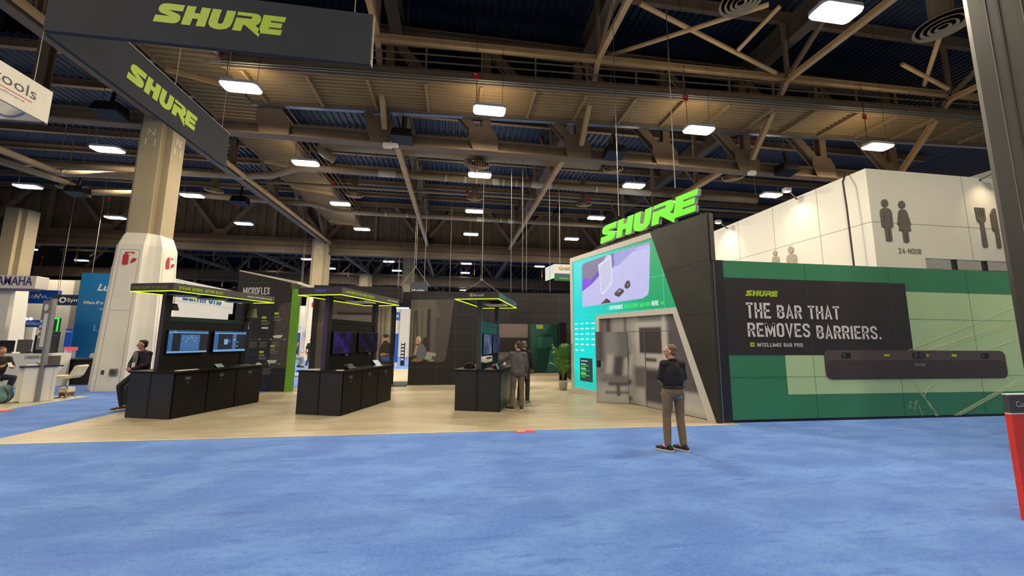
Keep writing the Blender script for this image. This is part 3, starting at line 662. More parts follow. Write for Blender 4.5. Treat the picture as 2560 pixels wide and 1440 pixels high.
def hall_column(cx, cy, label, letters, s=1, full=True):
    t = thing('column', label, 'column', (cx, cy, 0), 0, 'numbered steel columns'); t['kind'] = 'thing'
    M = Matrix.Translation((cx, cy, 0))
    mb = loft(MB(M), [(cross(.33*s, .56*s), 4.6), (cross(.33*s, .56*s), 10.15)])
    obj('shaft', mb, m_colpaint, t)
    if letters:
        zt = 8.85
        text('lettering', letters[0], m_whiteprint, t, (cx, cy-.56*s, zt+.4), (1, 0, 0), (0, 0, 1), .26, align='C', plain=True)
        text('lettering', letters[1], m_whiteprint, t, (cx, cy-.56*s, zt), (1, 0, 0), (0, 0, 1), .26, align='C', spacing=1.6, plain=True)
        if full:
            text('lettering', letters[0], m_whiteprint, t, (cx+.56*s, cy, zt+.3), (0, 1, 0), (0, 0, 1), .26, align='C', plain=True)
            text('lettering', letters[1], m_whiteprint, t, (cx+.56*s, cy, zt-.1), (0, 1, 0), (0, 0, 1), .26, align='C', spacing=1.6, plain=True)
    cl = lambda a, b, k: [(-a, -b), (a, -b), (a+.06, -a-.2*k), (a+.2*k, -a-.06), (b, -a), (b, a), (a+.2*k, a+.06), (a+.06, a+.2*k), (a, b), (-a, b), (-a-.06, a+.2*k), (-a-.2*k, a+.06), (-b, a), (-b, -a), (-a-.2*k, -a-.06), (-a-.06, -a-.2*k)]
    obj('cladding', loft(MB(M), [(cl(.47, .92, 1), 0), (cl(.385, .74, 1), 5.05)]), m_clad, t)
    obj('cladding_cap', loft(MB(M), [(cl(.385, .735, 1), 5.05), (cl(.34, .58, .8), 5.5), (cl(.3, .5, .5), 5.5)]), m_clad, t)
    if full:
        def fx(z): k = z/5.05; return .47+(.385-.47)*k, .92+(.74-.92)*k
        for sd in (-1, 1):
            a0, b0 = fx(0); a1, b1 = fx(4.85)
            for u, nrm in (((1, 0, 0), (0, -1, 0)), ((0, 1, 0), (1, 0, 0))):
                u, nrm = V(u), V(nrm); c = V((cx, cy, 0))
                p0 = c+u*sd*(a0-.12)+nrm*(b0+.001); p1 = c+u*sd*(a1-.09)+nrm*(b1+.001)+V((0, 0, 4.85))
                obj('panel_joint', MB().bar(p0, p1, .012, .006, nrm), m_cladline, t)
        b2 = fx(2.7)
        obj('panel_joint', MB().bar((cx-.3, cy-b2[1]-.001, 2.7), (cx+.3, cy-b2[1]-.001, 2.7), .006, .012), m_cladline, t)
        obj('panel_joint', MB().bar((cx-.3, cy-fx(4.85)[1]-.001, 4.85), (cx+.3, cy-fx(4.85)[1]-.001, 4.85), .006, .014), m_cladline, t)
        bb = fx(4.3)[1]
        extinguisher((cx-.18, cy-bb-.012, 4.3), (1, 0, 0), t); extinguisher((cx+bb+.012, cy-.16, 4.3), (0, 1, 0), t, .95)
        bb = fx(.6)[1]
        obj('outlet', MB().box(cx-.23, cx-.15, cy-bb-.02, cy-bb+.05, .55, .69), m_dgrey, t)
        o = obj('vent', MB().prism(rrect(.02, .26, .5, .74, .03), (cx, cy-bb-.02, 0), (1, 0, 0), (0, 0, 1), 0, .02), m_grey, t)
        obj('vent_disc', MB().prism(circ(.14, .62, .075), (cx, cy-bb-.025, 0), (1, 0, 0), (0, 0, 1), 0, .03), m_dgrey, o)
    return t
hall_column(-11.4, 15.75, 'numbered tan column in white tapered cladding with red extinguisher symbols, behind the first kiosk', ('N', '11'))
hall_column(-11.55, 34.15, 'second numbered tan column rising behind the lettered canopies', ('N', '12'), 1.15, True)
hall_column(-11.9, 52.3, 'third numbered tan column, the farthest and smallest', ('N', '13'), 1.3, False)
hall_column(-29.0, 29.4, 'tan column at the far left edge behind the purple lettered fascia', None, 1.15, False)

# ------------------------------------------------------------------ hanging banners
def cable(p, q, r=.008, parent=None, m=None): return obj('hanging_cable', MB().tube([p, q], r, 5), m or m_cable, parent)
t = thing('hanging_banner', 'charcoal fabric banner with lime lettering, upper left, facing the camera', 'banner', (-3.8, 6, 6.25), 0, 'overhead lettered banners')
XA, XB, YA, Z0, Z1 = -6.1, -1.5, 6.0, 6.25, 7.17
obj('fabric', MB().box(XA, XB, YA, YA+.07, Z0, Z1), m_banner, t, bevel=.01)
obj('end_trim', MB().box(XB, XB+.02, YA-.005, YA+.075, Z0, Z1), m_alu, t)
pL = atY(383, 47, YA); pR = atY(713, 76, YA)
logo(t, m_lime, (pL.x, YA, 6.59), (1, 0, 0), (0, 0, 1), pR.x-pL.x, .33)
for x in (XA+.4, XB-.3): cable((x, YA+.03, Z1), (x, YA+.03, 16.25), .006, t)
t = thing('hanging_banner', 'charcoal fabric banner with lime lettering, running away under the first banner', 'banner', (-6.1, 8.3, 6.25), 0, 'overhead lettered banners')
YB = atX(566, 415, XA).y
obj('fabric', MB().box(XA-.07, XA, YA+.09, YB, Z0, Z1), m_banner, t, bevel=.01)
obj('top_rail', MB().box(XA-.08, XA+.012, YA+.09, YB, Z1, Z1+.02), m_alu, t)
a, b = atX(318, 178, XA), atX(492, 310, XA)
logo(t, m_lime, (XA, a.y, 6.53), (0, 1, 0), (0, 0, 1), b.y-a.y, .36)
for y in (YA+.6, YA+2.6, YB-.3): cable((XA-.03, y, Z1), (XA-.03, y+.1, 16.25), .006, t)
# white ring sign at the far left
t = thing('hanging_sign', 'white hanging ring sign with dark rounded lettering, cut by the left edge', 'sign', (-10.4, 9, 6.9), 0)
XS = -9.9; ye = 10.2
m_offw = mat('offwhite_fabric', (206, 200, 186), .8, noise=.03)
obj('side_panel', MB().box(XS-.06, XS, 7.2, ye, 6.9, 7.72), m_offw, t)
obj('back_panel', MB().box(XS-3.0, XS-.06, ye-.06, ye, 6.9, 7.72), m_offw, t)
obj('back_edge', MB().box(XS-3.0, XS, ye-.07, ye-.0, 6.86, 6.9), mat('navy_edge', (30, 34, 70), .6), t)
m_dk = mat('dark_print', (44, 38, 52), .6)
text('lettering', 'xtools', m_dk, t, (XS, 8.8, 7.28), (0, 1, 0), (0, 0, 1), .26, w=1.07)
obj('underline', MB().box(XS+.001, XS+.006, 8.3, 9.8, 7.19, 7.205), m_red, t)
text('lettering', 'Integration Software', m_greyprint, t, (XS, 8.3, 7.08), (0, 1, 0), (0, 0, 1), .07, w=1.36)
ring = MB()
for k in range(40):
    a = 2*PI*k/40; b = 2*PI*(k+1)/40
    ring.prism([(.42*math.cos(a), .42*math.sin(a)), (.42*math.cos(b), .42*math.sin(b)), (.38*math.cos(b), .38*math.sin(b)), (.38*math.cos(a), .38*math.sin(a))], (XS-.75, ye-.07, 7.38), (1, 0, 0), (0, 0, 1), 0, .004)
obj('round_emblem', ring, m_blueprint, t)
cable((XS-.03, 9.8, 7.72), (XS-.03, 9.8, 16.25), .006, t)

# ------------------------------------------------------------------ rigging cables and chain hoists
for i, (a, z0, Y, lb) in enumerate((((1547, 540), 4.9, 11.2, 'thin steel cable dropping to the green roof letters, left one'), ((1688, 470), 5.3, 8.9, 'thin steel cable dropping to the green roof letters, right one'), ((1277, 730), 3.5, 17, 'thin cable dropping behind the third kiosk roof, left'), ((1306, 730), 3.5, 17, 'thin cable dropping behind the third kiosk roof, right'), ((1375, 730), 3.5, 17.5, 'thin cable dropping left of the white hexagonal sign'), ((1124, 728), 3.5, 22, 'thin cable dropping behind the black back wall, left of the third kiosk'), ((1316, 728), 3.5, 22, 'pale cable dropping behind the black back wall'))):
    p = atY(*a, Y)
    tag(obj('rigging_cable', MB().tube([p, (p.x, p.y, 16.25)], .010 if i > 1 else .012, 6), m_cable), lb, 'cable', 'rigging cables')
for (px, py, lb) in ((1040, 668, 'chain hoist bridle above the small dark hanging sign'), (1205, 700, 'chain hoist bridle above the third kiosk roof')):
    Y = 24 if px < 1100 else 16.5
    p = atY(px, py, Y); d = (.9 if px < 1100 else .85)
    t = thing('hoist_bridle', lb, 'rigging', p)
    cable(p, (p.x, p.y, 16.25), .015, t)
    for sx in (-1, 1): cable(p, (p.x+sx*d*1.0, p.y, p.z-d*(1.35 if px < 1100 else .7)), .012, t)
    obj('hook', MB().ball(p, .05, 8, 6), m_cable, t)

# ------------------------------------------------------------------ white restroom building on the right
BX, BY, BZ = 14.4, 11.08, 8.0
t = thing('restroom_building', 'white building with restroom symbols and 24-HOUR lettering behind the green wall', 'building', (BX+5, BY+5, 0))
bw = MB().box(BX, BX+14, BY, BY+.2, 0, BZ).box(BX, BX+.2, BY+.2, 19.6, 0, BZ)
m_bld = mat('white_building', (204, 201, 190), .55, noise=.03, scale=.4)
wp = atY(2313, 645, BY)
bw = MB().box(BX, wp.x, BY, BY+.2, 0, BZ).box(wp.x, BX+14, BY, BY+.2, wp.z, BZ).box(BX, BX+.2, BY+.2, 19.6, 0, BZ).box(wp.x, BX+14, BY, BY+.2, 0, wp.z-1.2)
obj('walls', bw, m_bld, t)
obj('window_glass', MB().box(wp.x, BX+14, BY+.08, BY+.1, wp.z-1.2, wp.z), m_navyglass, t)
obj('room_behind_glass', MB().box(wp.x, BX+14, BY+1.5, BY+1.6, wp.z-1.2, wp.z), mat('dim_interior', (120, 112, 100), .8), t)
for k in range(4):
    x = wp.x+1.3+k*1.35
    obj('mullion', MB().box(x, x+.09, BY+.02, BY+.14, wp.z-1.2, wp.z), m_jet, t)
    obj('interior_light', MB().box(x-.9, x-.35, BY+1.0, BY+1.1, wp.z-.3-.12*(k % 2), wp.z-.25-.12*(k % 2)), m_glow, t)
for x in (atY(2410, 500, BY).x,): obj('panel_joint', MB().box(x, x+.02, BY-.006, BY, 4, BZ), m_cladline, t)
zj = atY(2200, 556, BY).z
obj('panel_joint', MB().box(BX, BX+14, BY-.006, BY, zj, zj+.02), m_cladline, t)
obj('panel_joint', MB().box(BX-.006, BX, BY, 19.6, zj, zj+.02), m_cladline, t)
for y in (13.0, 15.2, 17.4): obj('panel_joint', MB().box(BX-.006, BX, y, y+.02, 3.8, BZ), m_cladline, t)
def man_sym(x, z0, o, u, s=1.0):
    mb = MB(); z = (0, 0, 1)
    mb.prism(circ(x, z0+2.0*s, .19*s, rz=.21*s), o, u, z, 0, .03)
    mb.prism(shift([(-.33, .75), (-.2, .72), (-.2, 1.35), (-.17, 1.35), (-.17, 0.05), (-.13, 0), (-.03, 0), (-.02, .7), (.02, .7), (.03, 0), (.13, 0), (.17, .05), (.17, 1.35), (.2, 1.35), (.2, .72), (.33, .75), (.34, 1.5), (.28, 1.66), (.15, 1.73), (-.15, 1.73), (-.28, 1.66), (-.34, 1.5)], x, z0, s), o, u, z, 0, .03)
    return mb
def woman_sym(x, z0, o, u, s=1.0):
    mb = MB(); z = (0, 0, 1)
    mb.prism(circ(x, z0+2.0*s, .19*s, rz=.21*s), o, u, z, 0, .03)
    mb.prism(shift([(-.15, .05), (-.1, 0), (-.02, 0), (-.01, .55), (.01, .55), (.02, 0), (.1, 0), (.15, .05), (.15, .62), (.36, .62), (.19, 1.3), (.3, .88), (.4, .92), (.27, 1.52), (.2, 1.68), (.1, 1.73), (-.1, 1.73), (-.2, 1.68), (-.27, 1.52), (-.4, .92), (-.3, .88), (-.19, 1.3), (-.36, .62), (-.15, .62)], x, z0, s), o, u, z, 0, .03)
    return mb
m_sym = mat('grey_symbol', (92, 86, 80), .6); m_symw = mat('taupe_symbol', (150, 140, 122), .6)
pm = atY(2222, 603, BY); pt = atY(2220, 500, BY); sc = (pt.z-pm.z)/2.2
obj('restroom_symbol', man_sym(0, 0, (pm.x, BY-.01, pm.z), (1, 0, 0), sc), m_sym, t)
pm2 = atY(2265, 606, BY)
obj('restroom_symbol', woman_sym(0, 0, (pm2.x, BY-.01, pm2.z), (1, 0, 0), sc), m_sym, t)
q0, q1 = atY(2246, 634, BY), atY(2304, 634, BY)
text('lettering', '24-HOUR', m_sym, t, (q0.x, BY, q0.z), (1, 0, 0), (0, 0, 1), atY(2246, 618, BY).z-q0.z, w=q1.x-q0.x, bold=.012)
fk = atY(2462, 618, BY); ft = atY(2450, 520, BY); k = ft.z-fk.z
fork = MB().prism(shift([(-.06, 0), (.06, 0), (.07, .06), (.05, .6), (.13, .68), (.14, 1.0), (.09, 1.0), (.085, .76), (.06, .76), (.055, 1.0), (.02, 1.0), (.015, .76), (-.015, .76), (-.02, 1.0), (-.055, 1.0), (-.06, .76), (-.085, .76), (-.09, 1.0), (-.14, 1.0), (-.13, .68), (-.05, .6), (-.07, .06)], 0, 0, k), (fk.x, BY-.01, fk.z), (1, 0, 0), (0, 0, 1), 0, .03)
obj('restaurant_symbol', fork, m_sym, t)
obj('restaurant_symbol', MB().prism(shift([(-.06, 0), (.06, 0), (.06, 1.0), (-.02, 1.0), (-.12, .85), (-.12, .45), (-.05, .4)], 0, 0, k), (fk.x+.42*k, BY-.01, fk.z), (1, 0, 0), (0, 0, 1), 0, .03), m_sym, t)
for (px, py), s2, fn in (((1938, 627), sc*.8, man_sym), ((1977, 616), sc*1.05, man_sym)):
    p = atX(px, py, BX); obj('restroom_symbol', fn(0, 0, (BX-.01, p.y, p.z-2.21*s2), (0, -1, 0), s2*1.0), m_symw, t)
# wall-wash floods on the building edge
def flood(loc, aim, label, w=160, big=True):
    t = thing('flood_light', label, 'light', loc, 0, 'flood lamps washing the white building')
    loc = V(loc)
    obj('arm', MB().bar(loc, (aim[0], aim[1], loc.z-.25), .04, .04), m_jet, t)
    obj('head', MB().box(loc.x-.14, loc.x+.14, loc.y-.1, loc.y+.1, loc.z-.08, loc.z+.06), m_grey, t)
    obj('lens', MB().box(loc.x-.11, loc.x+.11, loc.y-.08, loc.y+.08, loc.z-.1, loc.z-.08), m_glow, t)
    d = bpy.data.lights.new('flood', 'SPOT'); d.energy = w; d.color = (1, .8, .5); d.spot_size = 1.7; d.spot_blend = 1; d.shadow_soft_size = .1
    l = bpy.data.objects.new('flood', d); COL.objects.link(l); l.location = loc-V((0, 0, .14))
    l.rotation_euler = (V(aim)-loc).to_track_quat('-Z', 'Y').to_euler()
    l.parent = t; l.matrix_parent_inverse = basis(t).inverted()
flood((BX-.75, 13.6, BZ+.15), (BX, 13.9, BZ-1.7), 'small flood lamp above the long white building side, near one', 150)
flood((BX-.75, 17.9, BZ+.1), (BX, 18.2, BZ-1.6), 'small flood lamp above the long white building side, far one', 200)
flood((19.4, BY-.8, BZ+.15), (19.4, BY, BZ-1.6), 'small flood lamp above the white building front', 110)
p = atX(2120, 440, BX-.4)
tag(obj('hanging_cable', MB().tube([(BX+.05, atX(2105, 440, BX-.4).y+.2, BZ+.02), (BX-.12, atX(2105, 440, BX-.4).y+.1, BZ+.05), atX(2107, 455, BX-.4), atX(2117, 520, BX-.4), atX(2135, 665, BX-.4)], .03, 6), m_bcable), 'dark cable hanging down in front of the white building side', 'cable')

# ------------------------------------------------------------------ dark pillar and red sign at the right edge
t = thing('booth_pillar', 'tall dark grey panelled pillar at the right edge', 'pillar', (9.6, 5.1, 0)); t['kind'] = 'thing'
PX = atY(2472, 450, 5.35).x
obj('body', MB().box(PX, PX+1.5, 4.3, 5.35, 0, 9.4), mat('dark_pillar', (56, 54, 50), .55, noise=.1, scale=.8), t, bevel=.1)
for y, w, m in ((5.02, .01, m_grey), (4.86, .03, m_jet), (4.6, .01, m_grey)): obj('panel_seam', MB().box(PX-.006, PX+.01, y, y+w, .1, 9.3), m, t)
t = thing('sign_stand', 'red standing sign with a grey header, cut by the right edge', 'sign', (6.3, 3.5, 0))
SX = atY(2524, 1010, 3.4).x; zt = atY(2520, 988, 3.4).z; zm = atY(2528, 1036, 3.4).z
obj('header', MB().box(SX, SX+.9, 3.4, 3.45, zm+.012, zt), m_dgrey, t)
obj('top_edge', MB().box(SX, SX+.9, 3.398, 3.452, zt, zt+.012), m_whitelam, t)
obj('divider', MB().box(SX, SX+.9, 3.398, 3.45, zm, zm+.012), m_whitelam, t)
obj('panel', MB().box(SX, SX+.9, 3.4, 3.45, .0, zm), m_lred, t)
text('lettering', 'Curated', m_whiteprint, t, (SX+.075, 3.4, zm+.075), (1, 0, 0), (0, 0, 1), .06)
text('lettering', 'SESSIONS', m_whiteprint, t, (SX+.17, 3.4, zm-.14), (1, 0, 0), (0, 0, 1), .025)
text('lettering', 'TODAY', m_whiteprint, t, (SX+.19, 3.4, zm-.19), (1, 0, 0), (0, 0, 1), .025)

# ------------------------------------------------------------------ demo kiosks
KW, KL = 1.16, 2.44
def kframe(nr, deg):
    a = math.radians(deg); u = V((math.cos(a), -math.sin(a), 0))
    return Matrix.Translation(V((nr[0], nr[1], 0))-KW/2*u) @ Matrix.Rotation(-a, 4, 'Z'), -a
m_kpost = mat('plum_grey_panel', (58, 52, 60), .5, noise=.06, scale=2)
m_kpost2 = mat('plum_panel', (62, 44, 82), .5, noise=.06, scale=2)
m_kpost3 = mat('teal_side_panel', (20, 84, 90), .45, noise=.06, scale=2)
m_canpal = mat('pale_canopy_soffit', (150, 148, 146), .6)
m_can2 = mat('grey_canopy_fascia', (66, 64, 60), .55, noise=.06, scale=2)
m_can3 = mat('slate_canopy_fascia', (46, 72, 92), .5, noise=.06, scale=2)
m_zoomblue = mat('bright_blue_print', (84, 110, 232), .5)
m_teal = mat('teal_cabinet', (12, 48, 46), .35)
def kiosk(nr, deg, label, front, side, post_m, side_m, soffit, cab_m, rail_m):
    Mx, rz = kframe(nr, deg); B = lambda: MB(Mx)
    loc = Mx.translation
    t = thing('demo_kiosk', label, 'kiosk', loc, rz, 'canopied demo kiosks')
    w = KW/2
    obj('counter_body', B().box(-w, w, 0, KL, 0.0, 1.0), m_black, t)
    obj('end_panel', B().box(-w-.004, -.012, -.014, 0, .01, 1.0), m_blackfront, t)
    obj('end_panel', B().box(.012, w+.004, -.014, 0, .01, 1.0), m_blackfront, t)
    for i in range(3):
        d = obj('cabinet_door', B().box(w, w+.016, .03+i*.8, .80+i*.8, .02, .985), cab_m, t)
        yc = .32+i*.86
        obj('grommet', B().box(w+.016, w+.022, yc-.06, yc+.06, .84, .90), m_grey, d)
        for s in (-1, 1): obj('outlet', B().box(w+.022, w+.024, yc+.03*s-.018, yc+.03*s+.018, .85, .89), m_jet, d)
        obj('door_lock', MB(Mx @ Matrix.Translation((w+.016, yc, .77)) @ Matrix.Rotation(PI/2, 4, 'Y')).lathe([(.014, 0), (.014, .012)], n=10), m_alu, d)
    obj('countertop', B().box(-w-.06, w+.05, -.03, KL+.05, 1.0, 1.035), m_black, t)
    for y0 in (.05, KL-.2):
        obj('post', B().box(-.055, .055, y0, y0+.15, 1.035, 2.86), m_kpost2 if post_m == 2 else m_kpost, t)
        obj('post_side', B().box(.055, .06, y0, y0+.15, 1.035, 2.86), side_m, t)
    obj('back_panel', B().box(-.03, .03, .2, KL-.2, 1.035, 2.18), m_black, t)
    obj('panel_rail', B().box(-.045, .045, .2, KL-.2, 2.18, 2.29), rail_m, t)
    # canopy: four fascia boards and a soffit
    y0, y1 = -.25, KL+.25; zb, zt = 2.845, 3.02
    obj('soffit', B().box(-w+.03, w-.03, y0+.03, y1-.03, zb+.045, zb+.065), soffit, t)
    fs = obj('fascia', B().box(-w, w, y0, y0+.03, zb, zt), m_kpost if post_m != 2 else mat('plum_fascia', (58, 48, 62), .5), t)
    fd = obj('fascia', B().box(w-.03, w, y0+.03, y1, zb, zt), m_can3 if post_m == 3 else m_can2, t)
    obj('fascia', B().box(-w, -w+.03, y0+.03, y1, zb, zt), m_can2, t)
    obj('fascia', B().box(-w+.03, w-.03, y1-.03, y1, zb, zt), m_can2, t)
    for a in ((-w+.0, w, y0-.004, y0+.02), (w-.02, w+.004, y0, y1), (-w-.004, -w+.02, y0, y1), (-w, w, y1-.02, y1+.004)):
        obj('led_strip', B().box(a[0], a[1], a[2], a[3], zb-.016, zb), m_limeled, t)
    R3 = Mx.to_3x3(); ex, ey, ez = R3 @ V((1, 0, 0)), R3 @ V((0, 1, 0)), V((0, 0, 1))
    P = lambda x, y, z: Mx @ V((x, y, z))
    for s, x, z, h, wd, m in front: text('lettering', s, m, fs, P(x, y0, z), ex, ez, h, w=wd, bold=.01)
    for s, y, z, h, wd, m in side: text('lettering', s, m, fd, P(w, y, z), ey, ez, h, w=wd, bold=.01)
    return Mx, rz, t, fs
m_limetxt = mat('lime_letters', (168, 196, 40), .5)
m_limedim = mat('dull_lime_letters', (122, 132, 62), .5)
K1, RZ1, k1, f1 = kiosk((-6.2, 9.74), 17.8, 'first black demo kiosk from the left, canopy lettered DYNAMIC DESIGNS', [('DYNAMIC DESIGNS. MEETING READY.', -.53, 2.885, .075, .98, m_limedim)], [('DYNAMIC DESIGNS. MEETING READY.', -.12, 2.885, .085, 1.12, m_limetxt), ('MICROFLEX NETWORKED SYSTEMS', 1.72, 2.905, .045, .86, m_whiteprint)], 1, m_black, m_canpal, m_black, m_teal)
K2, RZ2, k2, f2 = kiosk((-2.62, 9.75), 18.5, 'middle black demo kiosk, plum post and blue lettered canopy', [('zoom', -.12, 2.90, .075, .29, m_zoomblue)], [('AI-POWERED MEETING ROOM ESSENTIALS', -.1, 2.885, .085, 1.34, m_limetxt), ('BAR PRO TO SIGNATURE', 1.95, 2.91, .045, .62, m_whiteprint)], 2, m_jet, m_dgrey, m_black, m_black)
K3, RZ3, k3, f3 = kiosk((1.14, 9.86), 18, 'third black demo kiosk with teal side panel, at which two men stand', [('Microsoft', -.08, 2.905, .06, .27, m_whiteprint)], [('BUILT FOR TEAMS', -.1, 2.90, .09, .78, mat('mint_letters', (90, 170, 120), .5)), ('Ready', 2.2, 2.9, .05, .35, m_whiteprint)], 3, m_kpost3, m_dgrey, m_teal, m_kpost3)
for i, c in enumerate(((240, 92, 48), (130, 188, 40), (40, 160, 236), (250, 190, 30))):
    x = -.19+(i % 2)*.045; z = 2.945-(i//2)*.045
    obj('logo_square', MB(K3).box(x, x+.04, -.254, -.25, z-.0, z+.04), mat('logo_tile', c, .5), f3)
# teal front panel on the third kiosk wall
obj('tinted_panel', MB(K3).box(.031, .034, .2, KL-.2, 1.97, 2.18), m_kpost3, k3)
# -------- televisions
def screen_gui(kind):
    k = Nd('screen_picture', .2); vec, ux, uz = k.uv()
    if kind == 'purple':
        n = k.noise(vec, 3.0); c = k.mix(k.smooth(n, .35, .65), srgb(14, 8, 40), srgb(58, 34, 130))
        c = k.mix(k.smooth(ux, .55, .85), c, srgb(6, 6, 14)); k.emit(c, .55)
    elif kind == 'purple2':
        n = k.noise(vec, 3.5); c = k.mix(k.smooth(n, .4, .75), srgb(10, 6, 26), srgb(44, 30, 92)); k.emit(c, .5)
    else:
        w = k.n('ShaderNodeTexWave'); k.L.new(vec, w.inputs['Vector']); w.inputs['Scale'].default_value = 1.2; w.inputs['Distortion'].default_value = 9
        a = (srgb(90, 120, 170), srgb(24, 40, 96)) if kind == 'art' else (srgb(20, 90, 130), srgb(90, 50, 110))
        c = k.mix(w.outputs['Fac'], *a); c = k.mix(k.smooth(k.noise(vec, 2), .4, .7), c, srgb(150, 160, 170) if kind == 'art' else srgb(30, 30, 70)); k.emit(c, .5)
    return k.m
m_gui0 = mat('screen_dark_blue', (10, 18, 34), .3, emit=1, noise=.02); m_gui1 = mat('screen_blue', (42, 92, 146), .3, emit=1, noise=.04)
m_gui2 = mat('screen_light_blue', (110, 160, 205), .3, emit=1, noise=.02); m_gui3 = mat('screen_mid_blue', (58, 100, 150), .3, emit=1, noise=.08, scale=12)
m_gui4 = mat('screen_green', (110, 200, 90), .3, emit=1)
def tv(Mx, rz, y0, y1, z0, z1, label, pic):
    c = Mx @ V((.09, (y0+y1)/2, z0))
    t = thing('television', label, 'television', c, rz, 'wall screens on the kiosks')
    obj('cabinet', MB(Mx).box(.062, .098, y0, y1, z0, z1), m_jet, t, bevel=.004)
    obj('wall_bracket', MB(Mx).box(.03, .062, (y0+y1)/2-.2, (y0+y1)/2+.2, z0+.12, z1-.12), m_jet, t)
    R3 = Mx.to_3x3(); ey, ez = R3 @ V((0, 1, 0)), V((0, 0, 1)); o = Mx @ V((.0985, y0+.012, z0+.014))
    w, h = y1-y0-.024, z1-z0-.028
    if isinstance(pic, str):
        obj('screen', MB().prism(rect(0, w, 0, h), o, ey, ez, 0, .0), screen_gui(pic), t)
    else:
        s = obj('screen', MB().prism(rect(0, w, 0, h), o, ey, ez, 0, .0), m_gui0, t)
        for i, (pl, m) in enumerate(pic): obj('picture_element', MB().prism([(a*w, b*h) for a, b in pl], o, ey, ez, 0, .0008+.0003*i), m, s)
gui_a = [(rect(0, 1, .9, 1), m_gui1), (rect(0, .1, .08, .9), m_gui1), (rect(0, 1, 0, .08), m_gui2), (rect(0, 1, .88, .92), m_gui2), (rect(.3, .78, .1, .82), m_gui3), (rect(.12, .18, .93, .97), m_gui4)] + [(circ(x, y, .012, 8, .022), m_whiteprint) for x, y in ((.36, .66), (.46, .68), (.58, .68), (.68, .68), (.42, .5), (.66, .52))] + [([(.42, .5), (.425, .49), (.6, .8), (.595, .81)], m_gui2), ([(.66, .52), (.655, .51), (.52, .8), (.525, .81)], m_gui2)]
gui_b = [(rect(0, 1, .88, .93), m_gui2), (rect(0, 1, .93, 1), m_gui1), (rect(0, .12, .1, .88), m_gui1), (rect(0, 1, 0, .1), m_gui2), (rect(.3, .42, .35, .62), m_gui2), (rect(.44, .5, .45, .6), m_gui1), (rect(.56, .68, .12, .88), m_gui3), (rect(.58, .66, .55, .62), m_gui2), (rect(.7, .76, .44, .48), m_gui2), (rect(.7, .76, .24, .28), m_gui2)]
tv(K1, RZ1, .16, 1.16, 1.42, 1.98, 'blue lit screen on the first kiosk, the one nearer the camera', gui_a)
tv(K1, RZ1, 1.32, 2.32, 1.42, 1.98, 'blue lit screen on the first kiosk, the one farther from the camera', gui_b)
tv(K2, RZ2, .26, 1.26, 1.42, 1.98, 'dim purple screen on the middle kiosk, nearer one', 'purple')
tv(K2, RZ2, 1.38, 2.38, 1.42, 1.98, 'nearly black purple screen on the middle kiosk, farther one', 'purple2')
tv(K3, RZ3, .22, 1.20, 1.40, 1.96, 'screen with pale blue artwork on the third kiosk, nearer one', 'art')
tv(K3, RZ3, 1.34, 2.34, 1.40, 1.96, 'screen with dark teal artwork on the third kiosk, farther one', 'art2')
# -------- things on and under the kiosks
def kthing(Mx, rz, name, label, cat, x, y, z, group=None): return thing(name, label, cat, Mx @ V((x, y, z)), rz, group)
def pendant(Mx, rz, x, y, zt, zb, r, label, m):
    t = kthing(Mx, rz, 'pendant_speaker', label, 'speaker', x, y, zb, 'pendant speakers under the first canopy')
    L = Mx @ Matrix.Translation((x, y, 0))
    obj('cable', MB(L).tube([(0, 0, zt), (0, 0, 2.89)], .006, 6), m_jet, t)
    obj('cone', MB(L).lathe([(.02, zt), (r*.62, zt-.01), (r*.72, zt-.05), (r*.95, zb+.03), (r, zb), (r*.9, zb)], n=20), m, t, smooth=True)
pendant(K1, RZ1, .02, .26, 2.60, 2.44, .11, 'small black pendant speaker under the first canopy, near end', m_jet)
pendant(K1, RZ1, .2, 2.33, 2.66, 2.36, .15, 'olive lit pendant speaker under the first canopy, far end', mat('olive_speaker', (74, 78, 44), .5))
for i, (y, lb) in enumerate(((.35, 'near'), (1.15, 'middle'), (1.95, 'far'))):
    t = kthing(K1, RZ1, 'ceiling_microphone', 'round dark ceiling microphone under the first canopy, %s one' % lb, 'microphone', .12, y, 2.79, 'round microphones under the first canopy')
    L = K1 @ Matrix.Translation((.12, y, 0))
    obj('disc', MB(L).lathe([(.2, 2.885), (.3, 2.86), (.25, 2.835), (.32, 2.80), (.3, 2.785), (0.01, 2.785)], n=28), m_jet, t, smooth=True)
    obj('rim', MB(L).lathe([(.3, 2.80), (.33, 2.795), (.33, 2.785), (.3, 2.783)], n=28), m_grey, t, smooth=True)
for Mx, rz, lb in ((K2, RZ2, 'white square ceiling microphone under the middle canopy'), (K3, RZ3, 'white square ceiling microphone under the third canopy')):
    t = kthing(Mx, rz, 'ceiling_microphone', lb, 'microphone', .25, 1.1, 2.8, 'square microphones under the canopies')
    obj('panel', MB(Mx).box(-.05, .52, .85, 1.43, 2.775, 2.81), m_whitelam, t, bevel=.01)
    obj('mount', MB(Mx).box(.1, .35, 1.0, 1.28, 2.81, 2.9), m_jet, t)
def pad(Mx, rz, x, y, w, d, label, m=m_whitelam, name='notepad', cat='notepad', g='pads on the kiosk counters', a=0, h=.018):
    t = tag(obj(name, MB(Mx @ Matrix.Translation((x, y, 1.035)) @ Matrix.Rotation(a, 4, 'Z')).box(-w/2, w/2, -d/2, d/2, 0, h), m, bevel=.004), label, cat, g); return t
pad(K1, RZ1, .42, .42, .1, .5, 'long white microphone bar lying on the first kiosk counter', name='tabletop_bar', cat='device')
pad(K1, RZ1, -.35, .5, .3, .4, 'pale tray on the left side of the first kiosk counter', m_grey, 'tray', 'tray', None)
pad(K1, RZ1, .3, 2.1, .4, .5, 'dark flat pad at the far end of the first kiosk counter', m_dgrey, 'tray', 'tray', None)
